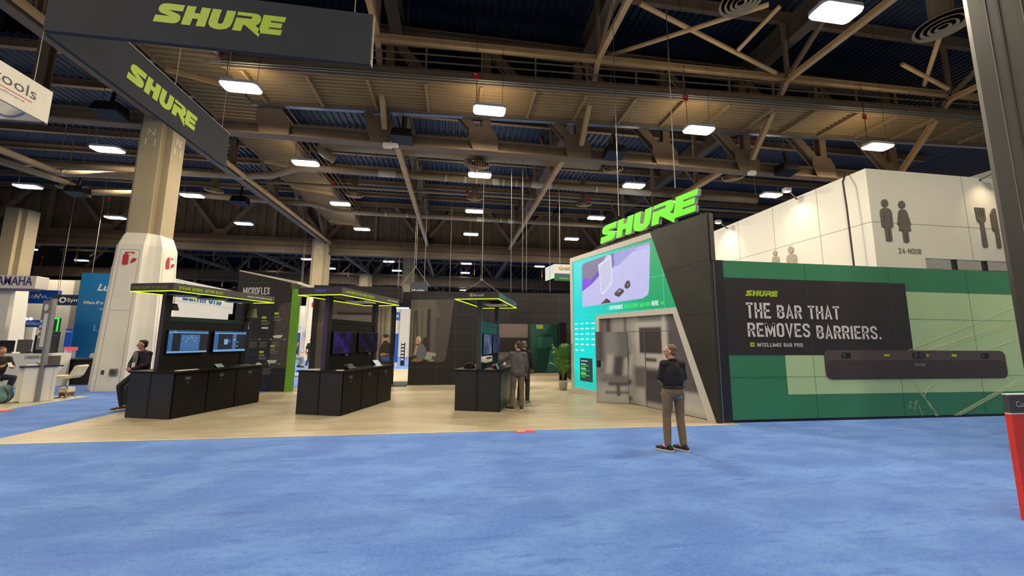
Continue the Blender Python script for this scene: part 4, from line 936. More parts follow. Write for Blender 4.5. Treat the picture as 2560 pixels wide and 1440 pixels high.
pad(K2, RZ2, .42, .12, .16, .1, 'small white pad at the near corner of the middle kiosk counter')
pad(K2, RZ2, -.32, .12, .46, .12, 'long white pad on the left side of the middle kiosk counter', name='notepad')
pad(K2, RZ2, .45, 1.85, .12, .3, 'white pad near the far end of the middle kiosk counter')
pad(K3, RZ3, .3, .3, .3, .5, 'grey tray on the third kiosk counter under the man\'s hand', m_grey, 'tray', 'tray', None)
def touch_panel(Mx, rz, x, y, s, label, m, ang=.9):
    t = kthing(Mx, rz, 'touch_panel', label, 'tablet', x, y, 1.035, 'small touch panels on the counters')
    L = Mx @ Matrix.Translation((x, y, 1.035)) @ Matrix.Rotation(PI/2, 4, 'Z')
    obj('foot', MB(L).prism([(-.07*s, 0), (.07*s, 0), (.02*s, .1*s)], (-.09*s, 0, 0), (0, 1, 0), (0, 0, 1), 0, .18*s), m_jet, t)
    L2 = L @ Matrix.Translation((0, -.075*s, .002)) @ Matrix.Rotation(-ang, 4, 'X')
    obj('body', MB(L2).box(-.13*s, .13*s, -.012, .0, 0, .17*s), m_jet, t)
    obj('screen', MB(L2).box(-.12*s, .12*s, -.015, -.012, .01*s, .16*s), m, t)
m_pan = mat('panel_picture', (150, 160, 150), .3, emit=.6); m_pan2 = mat('panel_white', (214, 220, 226), .3, emit=.8); m_pan3 = mat('panel_olive', (60, 66, 50), .3, emit=.5)
touch_panel(K1, RZ1, .38, 1.28, .85, 'small grey touch panel standing on the first kiosk counter', m_pan)
touch_panel(K2, RZ2, .3, .72, 1.25, 'dark olive touch panel on the middle kiosk counter', m_pan3, 1.1)
touch_panel(K2, RZ2, .3, 2.0, 1.2, 'bright white touch panel at the far end of the middle kiosk counter', m_pan2, .75)
touch_panel(K3, RZ3, .42, .2, 1.0, 'tilted touch panel on the third kiosk beside the reaching hand', mat('panel_teal', (90, 170, 150), .3, emit=.5), .4)
t = kthing(K3, RZ3, 'video_bar', 'white video bar mounted below the nearer screen of the third kiosk', 'device', .1, .6, 1.2)
obj('bar', MB(K3).prism(rrect(.12, 1.0, 1.2, 1.36, .05), (K3 @ V((.04, 0, 0))), K3.to_3x3() @ V((0, 1, 0)), (0, 0, 1), 0, .12) if False else MB().prism(rrect(.12, 1.0, 1.2, 1.36, .05), K3 @ V((.04, 0, 0)), K3.to_3x3() @ V((0, 1, 0)), (0, 0, 1), 0, .12), m_whitelam, t, bevel=.01)
obj('lens_slot', MB().prism(rrect(.3, .9, 1.29, 1.33, .015), K3 @ V((.16, 0, 0)), K3.to_3x3() @ V((0, 1, 0)), (0, 0, 1), 0, .003), m_jet, t)
t = kthing(K3, RZ3, 'desk_phone', 'black desk phone on the left side of the third kiosk counter', 'phone', -.35, .3, 1.035)
L = K3 @ Matrix.Translation((-.33, .42, 1.035))
obj('base', MB(L).prism([(-.14, 0), (.14, 0), (.1, .1), (-.02, .13), (-.14, .03)], (0, .1, 0), (1, 0, 0), (0, 0, 1), 0, .2), m_jet, t)
obj('handset', MB(L).tube([(-.1, -.1, .07), (-.02, -.1, .13), (.1, -.1, .14)], .025, 8), m_jet, t)
for i, (x, y) in enumerate(((.1, 1.05), (.14, 1.85))):
    t = kthing(K2, RZ2, 'camera', 'little camera under the %s screen of the middle kiosk' % ('nearer', 'farther')[i], 'camera', x, y-.3*(1-i)*0, 1.36, 'cameras below the purple screens')
    L = K2 @ Matrix.Translation((.12, (.8, 1.9)[i], 1.375))
    obj('body', MB(L).ball((0, 0, 0), .035, 10, 8), m_dgrey, t, smooth=True)
    obj('lens', MB(L).ball((.028, 0, 0), .016, 8, 6), m_alu, t, smooth=True)
    obj('mount', MB(L).box(-.06, -.02, -.02, .02, -.01, .045), m_jet, t)
t = kthing(K3, RZ3, 'cup', 'white cup on the third kiosk counter behind the reaching arm', 'cup', .5, 1.25, 1.035)
obj('cup_body', MB(K3 @ Matrix.Translation((.46, 1.2, 1.035))).lathe([(.03, 0), (.045, .13), (.042, .13), (.028, .01)], n=16), m_whitelam, t, smooth=True)
obj('lid', MB(K3 @ Matrix.Translation((.46, 1.2, 1.165))).lathe([(.047, 0), (.047, .012), (.02, .016)], n=16), m_whiteprint, t, smooth=True)

# ------------------------------------------------------------------ black wall with the product family print
m_tilewall = tile_mat('black_tiled_graphic', (29, 27, 28), (62, 60, 60), .62, .62, .006)
ua = (V((-5.59, 14.2, 0))-V((-6.41, 14.37, 0))).normalized()
OA = V((-7.62, 14.63, 0)); LA = (V((-5.52, 14.19, 0))-OA).length
EZ = V((0, 0, 1)); YBW = 15.75
t = thing('graphic_wall', 'black wall with white product family lettering and a lime edge behind the first kiosk', 'wall', OA); t['kind'] = 'thing'
obj('panel', MB().prism([(0, 0), (LA, 0), (LA, 3.68), (0, 4.14)], OA, ua, EZ, -.25, 0), m_tilewall, t)
obj('light_cap', MB().prism([(0, 4.14), (LA, 3.68), (LA, 3.77), (0, 4.175)], OA, ua, EZ, -.25, .01), mat('pale_cap', (214, 202, 172), .6), t)
bu = V((-.45, .89, 0)).normalized()
obj('return_wall', MB().prism([(0, 0), (.7, 0), (.7, 3.6), (0, 3.6)], OA+ua*(LA-.14), bu, EZ, 0, .1), m_dbrown, t)
pj = V((atY(800, 720, YBW).x, YBW-.1, 0)); qj = OA+ua*LA; hd_ = pj-qj
obj('header', MB().prism([(0, 3.5), (hd_.length, 3.5), (hd_.length, 3.68), (0, 3.74)], qj, hd_.normalized(), EZ, -.2, 0), m_dbrown, t)
obj('light_cap', MB().prism([(0, 3.68), (hd_.length, 3.62), (hd_.length, 3.72), (0, 3.77)], qj, hd_.normalized(), EZ, -.2, .01), m_frame, t)
obj('lime_edge', MB().prism(rect(LA-.13, LA+.005, 0, 3.5), OA, ua, EZ, -.26, .03), m_limeedge, t)
obj('photo_band', MB().prism([(1.36, .78), (LA-.13, .78), (LA-.13, 3.02), (1.78, 3.02), (1.62, 2.95), (1.53, 2.8)], OA, ua, EZ, 0, .004), mat('brown_print', (72, 64, 62), .6), t)
text('lettering', 'MICROFLEX', m_whiteprint, t, OA+ua*.2+EZ*3.3, ua, EZ, .26, w=.98, bold=.02)
text('lettering', 'FAMILY', m_limetxt, t, OA+ua*.78+EZ*3.2, ua, EZ, .05, w=.32)
def tile_item(x, z, kind):
    obj('chip', MB().prism(rrect(x, x+.16, z+.3, z+.38, .02), OA, ua, EZ, 0, .006), m_limetxt, t)
    obj('caption', MB().prism(rect(x, x+.2, z+.2, z+.25), OA, ua, EZ, 0, .006), m_limedim, t)
    obj('caption', MB().prism(rect(x, x+.3, z+.14, z+.165), OA, ua, EZ, 0, .006).prism(rect(x, x+.26, z+.09, z+.115), OA, ua, EZ, 0, .006), m_greyprint, t)
for x, z in ((.28, 2.16), (.98, 2.16), (1.42, 2.3), (1.0, .98), (1.38, 1.18)): tile_item(x, z, 0)
for x, z in ((.62, 1.52), (.98, 1.52), (1.4, 1.52), (.72, .62), (1.2, .62)):
    q = MB()
    for k in range(4): q.prism(rect(x, x+.28-.05*(k % 2), z+.12-.055*k, z+.14-.055*k), OA, ua, EZ, 0, .006)
    obj('caption', q, m_greyprint, t)
for z, x0, x1 in ((1.75, .5, LA-.13), (.92, .95, LA-.13)):
    obj('timeline', MB().prism(rect(x0, x1, z, z+.008), OA, ua, EZ, 0, .006), m_greyprint, t)
    for x in ((.95, 1.36, 1.85) if z > 1 else (1.38, 1.72)): obj('arrow', MB().prism([(x, z-.035), (x+.06, z), (x, z+.035)], OA, ua, EZ, 0, .008), m_limetxt, t)
for pl in ([(1.42, 1.87), (1.5, 1.80), (1.72, 1.80), (1.8, 1.9), (1.6, 1.9)], circ(1.12, 2.14, .13, 16, .035), [(1.3, 1.05), (1.36, .95), (1.6, .95), (1.66, 1.05)], circ(1.02, .9, .11, 14, .06), [(.3, 2.1), (.55, 2.1), (.52, 2.25), (.28, 2.25)]):
    obj('product_print', MB().prism(pl, OA, ua, EZ, 0, .007), m_whiteprint, t)

# ------------------------------------------------------------------ black tiled back wall with photo prints
m_tileback = tile_mat('black_tiled_wall', (27, 25, 26), (62, 60, 60), .72, .70, .006)
t = thing('back_wall', 'black tiled back wall with a curtain and laptop print behind the third kiosk', 'wall', (0, YBW, 0)); t['kind'] = 'thing'
o = V((0, YBW, 0)); EX = V((1, 0, 0))
xh = 1.78; xe = 5.05; zo = 2.46
obj('panel', MB().prism([(-1.8, 0), (xh, 0), (xh, zo), (xe, zo), (xe, 3.78), (-1.8, 3.72)], o, EX, EZ, -.3, 0), m_tileback, t)
pr = print_mat('room_print', (74, 67, 66), [(-1.8, -.62, 2.7, 3.4, .05, (92, 84, 78), -.3), (-1.75, -1.15, .9, 3.05, .02, (96, 94, 82)), (-1.66, -1.6, .9, 2.9, .03, (48, 46, 42)), (-1.5, -1.42, 1.2, 2.95, .03, (60, 58, 50), -.06), (-1.35, -1.3, 1.2, 2.95, .03, (74, 72, 62)), (-1.13, -1.0, .9, 3.0, .02, (44, 38, 38)), (-.98, -.8, 1.2, 2.9, .08, (92, 84, 84)), (-1.8, -1.0, .85, 1.0, .03, (52, 46, 44))])
obj('photo_print', MB().prism([(-1.8, .92), (-.62, .88), (-.45, .92), (-.36, 1.05), (-.33, 1.2), (-.08, 3.42), (-1.8, 3.36)], o, EX, EZ, 0, .005), pr, t)
def pprint(parent, o, u, items):
    for i, (pl, c) in enumerate(items): obj('photo_detail', MB().prism(pl, o, u, EZ, 0, .008+.002*i), mat('photo_ink', c, .6, noise=.05), parent)
pprint(t, o, EX, [(circ(-1.2, 1.62, .09, 14, .26), (46, 40, 36)), ([(-1.63, .95), (-1.5, 1.5), (-1.36, 1.62), (-1.26, 1.6), (-1.16, 1.45), (-1.12, 1.1), (-1.3, .95)], (96, 106, 116)), (circ(-1.44, 1.77, .1, 16, .15), (188, 170, 140)), (circ(-1.48, 1.7, .075, 14, .11), (186, 138, 112)), ([(-1.62, 1.15), (-1.56, 1.5), (-1.5, 1.58), (-1.46, 1.5), (-1.54, 1.2)], (180, 134, 110)), ([(-1.78, 1.1), (-1.5, 1.14), (-1.46, 1.02), (-1.76, .95)], (34, 30, 28)), ([(-1.7, .92), (-1.6, 1.05), (-1.35, 1.05), (-1.25, .94), (-1.45, .9)], (134, 100, 74)), ([(-1.2, 1.02), (-1.1, 1.32), (-.72, 1.24), (-.82, .93), (-.95, .9)], (124, 128, 118)), ([(-1.16, 1.02), (-1.08, 1.28), (-.76, 1.21), (-.84, .97)], (150, 152, 140)), ([(-.92, 1.0), (-.89, 1.14), (-.77, 1.12), (-.8, .98)], (76, 76, 80))])
# hub alcove behind the opening
YH = 20.9
t = thing('hub_wall', 'dark green wall lettered HUB behind the opening of the back wall', 'wall', (4.6, YH, 0)); t['kind'] = 'thing'
xg = atY(1326, 870, YH).x
oh = V((0, YH, 0))
obj('green_panel', MB().prism(rect(xg, 5.62, 0, 3.2), oh, EX, EZ, -.12, 0), mat('dark_green_panel', (12, 66, 58), .5, noise=.08, scale=2), t)
d0, d1 = atY(1344.5, 839, YH), atY(1385, 930, YH)
dr = obj('door', MB().prism(rect(d0.x, d1.x, .02, d0.z), oh, EX, EZ, 0, .012), mat('green_door', (10, 60, 53), .45), t)
obj('door_joint', MB().box(d0.x-.015, d0.x, YH-.014, YH, .0, d0.z+.015).box(d1.x, d1.x+.015, YH-.014, YH, 0, d0.z+.015).box(d0.x, d1.x, YH-.014, YH, d0.z, d0.z+.015), m_jet, t)
obj('pale_shape', MB().prism([(d0.x-.12, 1.3), (d0.x+.0, 1.95), (d1.x, 1.95), (d1.x, 1.45)], oh, EX, EZ, 0, .014), mat('sea_green_print', (26, 86, 78), .5), t)
obj('pale_shape', MB().prism([(d1.x-.42, .05), (d1.x-.22, 1.25), (d1.x+.3, 1.3), (d1.x+.3, .05)], oh, EX, EZ, 0, .016), mat('sage_print', (50, 104, 94), .5), t)
ht = atY(1341, 822, YH)
text('lettering', 'HUB', m_limetxt, t, (ht.x, YH, ht.z), EX, EZ, atY(1341, 811.5, YH).z-ht.z, w=atY(1357.5, 822, YH).x-ht.x, bold=.015)
text('lettering', 'INTELLIMIX', m_greyprint, t, (ht.x, YH, ht.z+.29), EX, EZ, .05, w=.5)
obj('side_return', MB().bar((5.66, YH, 1.6), (5.16, YBW+.3, 1.6), .06, 3.2), m_black, t)
t = thing('end_panel_wall', 'black end panel beside the teal screen wall behind the palm', 'wall', (4.05, 14.2, 0)); t['kind'] = 'thing'
obj('panel', MB().box(3.88, 4.16, 14.15, 14.22, 0, 2.45), m_black, t)
obj('cap', MB().box(3.88, 4.16, 14.14, 14.23, 2.45, 2.47), m_blackfront, t)
t = thing('alcove_wall', 'taupe printed wall with a large dark screen, left of the green HUB wall', 'wall', (3, YH, 0)); t['kind'] = 'thing'
obj('panel', MB().prism(rect(xh-1, xg-.01, 0, 3.2), oh, EX, EZ, -.12, 0), mat('taupe_print', (98, 86, 84), .6), t)
obj('dark_edge', MB().prism(rect(xg-.14, xg-.02, 0, 3.2), oh, EX, EZ, 0, .01), m_jet, t)
obj('dark_screen', MB().prism(rect(xh-.6, xg-.02, atY(1290, 879, YH).z, atY(1290, 844, YH).z), oh, EX, EZ, 0, .04), m_jet, t)
obj('low_ledge', MB().prism(rect(xh-1, xg-.02, 0, .75), oh, EX, EZ, 0, .3), m_dgrey, t)

# ------------------------------------------------------------------ mural box with the passage header (behind the middle kiosk)
xl, xr = atY(776, 850, YBW).x, atY(985, 850, YBW).x
t = thing('mural_wall', 'tall wall printed with a curtained room and a bearded man, behind the middle kiosk', 'wall', (xl, YBW, 0)); t['kind'] = 'thing'
pr2 = print_mat('curtain_print', (98, 88, 86), [(xl, xr, 2.9, 3.5, .03, (104, 94, 92)), (xl+.9, xr-.9, 2.72, 2.82, .02, (54, 44, 44), 0), (xl, xr-.5, 2.3, 2.7, .03, (116, 108, 104)), (xr-.62, xr-.05, .3, 3.1, .02, (128, 122, 108)), (xr-.55, xr-.5, .3, 3.0, .03, (88, 84, 74)), (xr-.4, xr-.36, .3, 3.0, .03, (84, 80, 70)), (xr-.25, xr-.2, .3, 3.0, .03, (160, 154, 138)), (xr-.12, xr-.08, .3, 3.0, .03, (90, 86, 76)), (xl, xl+.22, .1, 3.3, .02, (56, 46, 48)), (xl+.22, xl+.36, .6, 2.9, .02, (96, 92, 86))])
obj('print_panel', MB().prism(rect(xl, xr, 0, 3.6), (0, YBW, 0), EX, EZ, -.2, 0), pr2, t)
obj('dark_edge', MB().prism(rect(xr-.13, xr+.0, 0, 3.2), (0, YBW, 0), EX, EZ, -.3, .02), m_jet, t)
q = lambda px, py: (lambda p: (p.x, p.z))(atY(px, py, YBW))
pprint(t, V((0, YBW, 0)), EX, [([q(946, 935), q(947, 880), q(953, 862), q(970, 856), q(984, 864), q(984, 935)], (40, 38, 36)), ([q(958, 866), q(957, 850), q(970, 850), q(970, 862)], (44, 40, 38)), (circ(*q(963, 849), .12, 16, .19), (178, 136, 112)), (circ(*q(964, 857), .10, 14, .09), (60, 44, 38)), (circ(*q(965, 840), .11, 14, .07), (48, 40, 36)), ([q(951, 891), q(984, 889), q(984, 903), q(954, 902)], (54, 84, 150)), ([q(950, 884), q(960, 882), q(975, 886), q(952, 890)], (170, 120, 92))])
t2 = thing('passage_header', 'black header with a pale blue light strip above the passage', 'header', ((xr-1.8)/2, YBW, 3))
h0 = atY(985, 776, YBW).z
obj('beam', MB().box(xl-.1, -1.82, YBW-.5, YBW-.02, 3.0, 3.72) if False else MB().box(xr+.01, -1.82, YBW-.12, YBW+.2, 3.0, 3.66), m_jet, t2)
obj('side_beam', MB().box(xl+.3, xr+.35, YBW-.9, YBW-.6, 3.2, 3.74), m_tileback, t2)
obj('light_strip', MB().box(xr+.05, -1.85, YBW-.16, YBW-.12, 2.98, 3.04), mat('cool_led', (200, 220, 255), .4, emit=1.5), t2)
tag(obj('floor_mat', MB().box(xr-.2, -1.8, 15.3, 17.0, .006, .02), mat('dark_mat', (26, 34, 32), .8)), 'dark green mat in the passage beside the back wall', 'mat')

# ------------------------------------------------------------------ big screen wall with the meeting pod door
LA0, LB0 = V((4.17, 13.55, 0)), V((5.88, 8.10, 0))
ul = (LB0-LA0).normalized(); nl = ul.cross(EZ)          # nl points towards the kiosks
LH = 4.82
t = thing('media_wall', 'tilted wall of teal screens over a grey printed room front', 'wall', LA0); t['kind'] = 'thing'
def L(s, z, d=0): return LA0+ul*s+EZ*z+nl*d
FR = [(0, 0), (1.5, 0), (1.5, .17), (.16, .17), (.16, LH-.17), (4.03, LH-.17), (3.97, LH), (0, LH)]
obj('outer_frame', MB().prism(FR, LA0, ul, EZ, -.45, .03), m_frame, t)
# screen surface: teal running to green, a content of the screen itself
k = Nd('teal_screen', .3); vec, ux, uz = k.uv()
c = k.mix(k.smooth(ux, .2, 4.4), srgb(0, 205, 205), srgb(0, 150, 92))
c = k.mix(k.math('MULTIPLY', k.smooth(uz, 3.3, .6), k.smooth(ux, 3.2, .4)), c, srgb(10, 216, 204))
c = k.mix(k.math('MULTIPLY', k.smooth(uz, 1.0, .3), .6), c, srgb(6, 170, 150))
k.emit(c, 1.15); m_teal_scr = k.m
SCR = [(.16, .17), (1.5, .17), (1.5, 2.62), (4.75, 2.66), (4.03, LH-.17), (.16, LH-.17)]
scr = obj('led_screen', MB().prism(SCR, LA0, ul, EZ, -.1, .0), m_teal_scr, t)
obj('screen_backing', MB().prism([(0, .05), (4.9, .05), (3.9, LH-.05), (0, LH-.05)], LA0, ul, EZ, -.45, -.12), m_jet, t)
e = lambda c, s=1.0, sc=4: mat('screen_ink', c, .4, emit=s, noise=.03, scale=sc)
lines = MB()
for pl in (rect(.42, .43, .17, LH-.17), rect(.16, 4.4, 3.55, 3.56), rect(.16, 1.5, .78, .79), rect(.16, 1.5, 1.9, 1.907), [(4.31, 2.66), (4.32, 2.66), (4.32, 3.88), (4.31, 3.91)], rect(.16, 4.7, 2.655, 2.667), rect(2.35, 2.36, 4.5, 4.65)):
    lines.prism(pl, LA0, ul, EZ, 0, .002)
obj('screen_grid_line', lines, e((80, 225, 205), .9), scr)
# the picture on the screen: desk, monitor, chair, two small black devices
pc = [(.7, 2.95), (3.55, 3.0), (3.75, 3.08), (3.80, 3.2), (3.92, 4.57), (.9, 4.5), (.76, 4.46), (.71, 4.36)]
pic = obj('screen_picture', MB().prism(pc, LA0, ul, EZ, 0, .004), e((186, 184, 232), 1.0), scr)
for i, (pl, cc) in enumerate((([(.705, 3.55), (.71, 4.36), (.76, 4.46), (.9, 4.5), (2.05, 4.535), (1.85, 4.35), (1.8, 4.05)], (118, 108, 150)),
        ([(.705, 3.5), (1.3, 3.72), (1.8, 4.0), (1.8, 4.2), (1.2, 3.85), (1.0, 3.75)], (98, 62, 178)),
        ([(.705, 3.5), (.71, 3.9), (.86, 3.96), (1.05, 3.92), (1.2, 3.78), (1.3, 3.74)], (120, 60, 216)),
        ([(2.35, 4.1), (2.38, 4.545), (3.92, 4.57), (3.91, 4.42), (3.2, 4.42), (2.6, 4.12)], (150, 150, 214)),
        ([(2.2, 4.02), (2.25, 4.54), (2.4, 4.545), (2.42, 4.15)], (110, 104, 160)),
        ([(3.3, 4.43), (3.9, 4.42), (3.91, 4.5), (3.42, 4.5)], (176, 176, 228)),
        ([(1.62, 4.3), (2.28, 4.5), (2.32, 3.62), (1.88, 3.28), (1.74, 3.3)], (214, 212, 240)),
        ([(1.68, 4.24), (2.23, 4.42), (2.27, 3.66), (1.86, 3.36), (1.78, 3.38)], (190, 192, 222)),
        ([(2.4, 3.28), (2.62, 3.4), (2.8, 3.33), (2.8, 3.26), (2.58, 3.13), (2.4, 3.2)], (46, 46, 52)),
        ([(2.42, 3.285), (2.62, 3.395), (2.78, 3.33), (2.57, 3.215)], (74, 72, 78)), ([(2.56, 3.31), (2.66, 3.33), (2.66, 3.3), (2.56, 3.285)], (200, 200, 206)),
        ([(2.85, 3.46), (2.95, 3.58), (3.04, 3.58), (3.08, 3.5), (3.08, 3.4), (2.95, 3.34), (2.86, 3.38)], (44, 44, 48)), (circ(3.0, 3.46, .035, 12, .05), (120, 120, 128)),
        ([(1.72, 2.985), (2.0, 3.14), (2.15, 3.06), (2.2, 2.99)], (40, 34, 36)), ([(1.78, 2.99), (1.95, 3.08), (2.0, 3.04), (1.88, 2.99)], (120, 40, 50)))):
    obj('picture_element', MB().prism(pl, LA0, ul, EZ, 0, .006+.001*i), e(cc), pic)
mw = e((240, 250, 248), 1.0); mg = e((60, 240, 90), 1.0)
o_ = L(1.99, 2.77, .002)
for s, x0, w, m in (('EXPERIENCE', 2.12, .62, mw), ('INTELLIMIX', 2.80, .57, mg), ('BAR PRO', 3.43, .40, mg), ('HERE', 3.88, .25, mw)):
    text('lettering', s, m, scr, L(x0, 2.76, .001), ul, EZ, .13, w=w, bold=.012)
for x in (1.98, 4.2):
    obj('chevron', MB().prism([(x, .0+2.86), (x+.05, 2.80), (x+.1, 2.86), (x+.1, 2.82), (x+.05, 2.76), (x, 2.82)], LA0, ul, EZ, 0, .003), mg, scr)
random.seed(3)
for r, z in enumerate((2.36, 2.18, 2.0, 1.82, 1.64, 1.44)):
    for c in range(4 if r < 5 else 2):
        x = .24+c*.31; w = .16+.05*random.random()
        mb = MB(); xx = x
        while xx < x+w:
            ww = .018+.02*random.random(); mb.prism(rect(xx, min(xx+ww, x+w), z, z+.03+.02*random.random()), LA0, ul, EZ, 0, .003); xx += ww+.007
        obj('partner_logo', mb, mw, scr)
obj('caption', MB().prism(rect(.45, .9, 2.51, 2.53), LA0, ul, EZ, 0, .003), e((60, 200, 240)), scr)
bx = obj('screen_box', MB().prism(rect(.5, 1.2, .42, 1.2), LA0, ul, EZ, 0, .004), e((10, 60, 62), .8), scr)
text('lettering', 'POWERED SHURE TO', mw, bx, L(.56, 1.08, .004), ul, EZ, .045, w=.4)
for z, s1, s2 in ((.92, 'THE X WAVE OF CALL', 'MEETINGS'), (.76, 'THE X WAVE OF CALL', 'ROOMS'), (.6, 'PREPARING THE FUTURE', 'WORKPLACE')):
    obj('caption', MB().prism(rect(.56, .85, z+.065, z+.085), LA0, ul, EZ, 0, .006), mw, bx)
    text('lettering', s1, mg, bx, L(.56, z, .004), ul, EZ, .05, w=.46)
    text('lettering', s2, mg, bx, L(.56, z-.06, .004), ul, EZ, .04, w=.26)
# doorway frame and the printed front
DF = [(1.5, 0), (1.58, 0), (1.58, 0.0), (1.64, 0.0), (1.64, 2.5), (4.62, 2.5), (5.46, 0), (5.68, 0), (4.75, 2.65), (1.5, 2.65)]
DF = [(1.5, .0), (1.64, .0), (1.64, 2.5), (4.62, 2.5), (5.46, 0), (5.69, 0), (4.76, 2.66), (1.5, 2.62)]
obj('door_frame', MB().prism(DF, LA0, ul, EZ, -.2, .05), m_frame, t)
PRN = [(1.64, .02), (5.45, .02), (4.62, 2.5), (1.64, 2.5)]
items = [(1.6, 5.6, 0, .9, .25, (176, 175, 178)), (1.6, 2.15, 1.1, 2.6, .08, (118, 112, 116)), (1.92, 2.1, 1.5, 2.6, .05, (84, 77, 80)), (2.2, 3.0, 1.3, 2.6, .1, (158, 154, 152)), (2.72, 2.84, 1.35, 2.6, .05, (112, 106, 106)), (3.0, 3.3, .3, 2.6, .1, (170, 166, 162)), (3.2, 4.35, 1.08, 2.34, .06, (188, 184, 180)), (3.34, 4.16, 1.46, 2.18, .05, (70, 64, 70)), (3.55, 3.95, 1.24, 1.34, .04, (90, 82, 82)), (4.18, 4.3, .9, 2.5, .05, (196, 190, 180)), (4.38, 5.7, .5, 2.6, .12, (96, 90, 98)), (3.5, 4.15, .15, 1.02, .08, (72, 69, 78)), (3.1, 3.55, .5, 1.08, .1, (108, 102, 106)), (4.2, 4.7, .3, .75, .14, (206, 204, 204)), (2.25, 2.5, .9, 1.5, .07, (206, 202, 196), .12), (2.58, 2.82, .75, 1.5, .08, (92, 86, 90), .12), (2.85, 3.0, .8, 1.4, .05, (196, 192, 188), .12), (2.2, 3.0, .55, .68, .08, (86, 82, 88)), (2.48, 2.6, .15, .6, .05, (84, 80, 86)), (2.2, 3.0, .1, .2, .06, (104, 100, 106)), (4.5, 5.5, .1, .3, .1, (188, 186, 184)), (4.4, 5.5, .42, .56, .08, (178, 174, 176))]
m_pod = print_mat('blurred_room_print', (136, 133, 138), items, rough=.3)
front = obj('printed_front', MB().prism(PRN, LA0, ul, EZ, -.15, -.02), m_pod, t)
for s in (3.54, 4.41): obj('panel_joint', MB().prism(rect(s, s+.02, .02, 2.07), LA0, ul, EZ, -.02, -.005), m_alu, t)
obj('panel_joint', MB().prism(rect(2.87, 4.78, 2.07, 2.08), LA0, ul, EZ, -.02, -.012), m_grey, t)
# the open door leaf, swung out towards the kiosks
hb = L(2.87, 0, .0); ed = V((4.14, 11.05, 0)); ud = (hb-ed).normalized(); wd = (hb-ed).length
ditems = [(0, .24, 1.2, 2.2, .1, (100, 96, 98)), (.3, .6, 1.15, 2.2, .1, (162, 160, 156)), (.66, 1.0, 1.3, 2.2, .09, (132, 130, 128)), (.0, 1.0, -.1, .55, .25, (196, 196, 198)), (.28, .46, .85, 1.4, .06, (206, 202, 196), .1), (.5, .74, .75, 1.35, .07, (94, 88, 92), .1), (.78, .9, .8, 1.3, .05, (198, 194, 190), .1), (.12, 1.0, .6, .74, .1, (128, 124, 128)), (.35, .95, .5, .6, .06, (86, 82, 88)), (.58, .68, .2, .55, .05, (92, 88, 94)), (.25, 1.0, .27, .34, .06, (98, 94, 100))]
dm = print_mat('blurred_door_print', (150, 148, 152), ditems, rough=.3)
door = obj('door_leaf', MB().prism(rect(0, wd, .01, 2.06), ed, ud, EZ, -.045, 0), dm, t)
obj('reader', MB().prism(rect(.03, .14, 1.03, 1.22), ed, ud, EZ, 0, .02), m_jet, door)
obj('handle', MB().tube([ed+ud*.1+EZ*.95+ud.cross(EZ)*.0, ed+ud*.1+EZ*.95+ud.cross(EZ)*.06, ed+ud*.2+EZ*.95+ud.cross(EZ)*.06], .013, 8).ball(ed+ud*.1+EZ*.95, .035, 10, 6), m_chrome, door)
# black sloping slab at the right end
SLB = [(4.03, LH), (5.73, 0), (5.74, 0), (5.74, LH+.04), (3.98, LH+.0)]
SLB = [(3.98, LH), (5.69, 0), (5.77, 0), (5.77, LH+.03)]
obj('sloping_slab', MB().prism(SLB, LA0, ul, EZ, -.09, .06), m_slab, t)
obj('slab_edge', MB().prism([(5.72, 3.69), (5.79, 3.69), (5.79, LH+.02), (5.72, LH+.02)], LA0, ul, EZ, -.12, .02), m_dgrey, t)
obj('slab_seam', MB().prism([(4.42, 3.62), (5.74, 3.72), (5.74, 3.73), (4.42, 3.63)], LA0, ul, EZ, 0.06, .063), m_jet, t)
obj('slab_seam', MB().prism([(4.83, 2.42), (5.74, 2.46), (5.74, 2.465), (4.83, 2.425)], LA0, ul, EZ, 0.06, .063), m_jet, t)
# -------- green lit letters on the roof of the screen wall
t = thing('channel_letter_sign', 'large glowing green letters standing on the screen wall roof', 'sign', L(3.7, LH))
lo = L(1.86, 4.96, .09); lw, lh = 3.74, .54
m_ret = mat('letter_return', (170, 168, 160), .4, .3)
for ch in 'SHURE':
    g = obj('letter', MB().prism(logo_poly(ch, lw, lh), lo, ul, EZ, -.12, 0), m_ret, t)
    obj('letter_face', MB().prism(logo_poly(ch, lw, lh), lo, ul, EZ, 0, .004), m_limeglow, g)
rail = obj('mounting_rail', MB().bar(L(1.9, LH+.1, -.08), L(5.5, LH+.1, -.08), .05, .05), m_jet, t)
for s in (2.1, 3.0, 3.9, 4.8, 5.4): obj('stand_off', MB().bar(L(s, LH-.0, -.08), L(s, LH+.4, -.08), .03, .03), m_jet, t)

# ------------------------------------------------------------------ green graphic wall
GY = 8.08
t = thing('billboard_wall', 'long green graphic wall reading THE BAR THAT REMOVES BARRIERS', 'wall', (9, GY, 0)); t['kind'] = 'thing'
og = V((0, GY, 0))
m_green = mat('green_print', (56, 130, 90), .5, noise=.05, scale=.5); m_sage = mat('sage_print', (182, 210, 156), .5, noise=.03, scale=.5)
m_blk = mat('charcoal_print', (46, 41, 42), .5, noise=.05, scale=1); m_gline = mat('pale_line_print', (196, 208, 160), .5)
m_gdark = mat('deep_green_print', (42, 100, 66), .5, noise=.05, scale=.5)
obj('side_return', MB().box(5.95, 6.2, GY-.01, GY+.35, 0, 3.71), m_blackfront, t)
obj('side_seam', MB().box(5.95, 5.965, GY-.02, GY-.01, 0, 3.71), m_alu, t)
pan = obj('panel', MB().box(6.2, 16.5, GY, GY+.3, .06, 3.71), m_green, t)
obj('plinth', MB().box(6.2, 16.5, GY+.01, GY+.3, 0, .06), m_jet, t)
gp = lambda n, pl, m, d: obj(n, MB().prism(pl, og, EX, EZ, 0, d), m, t)
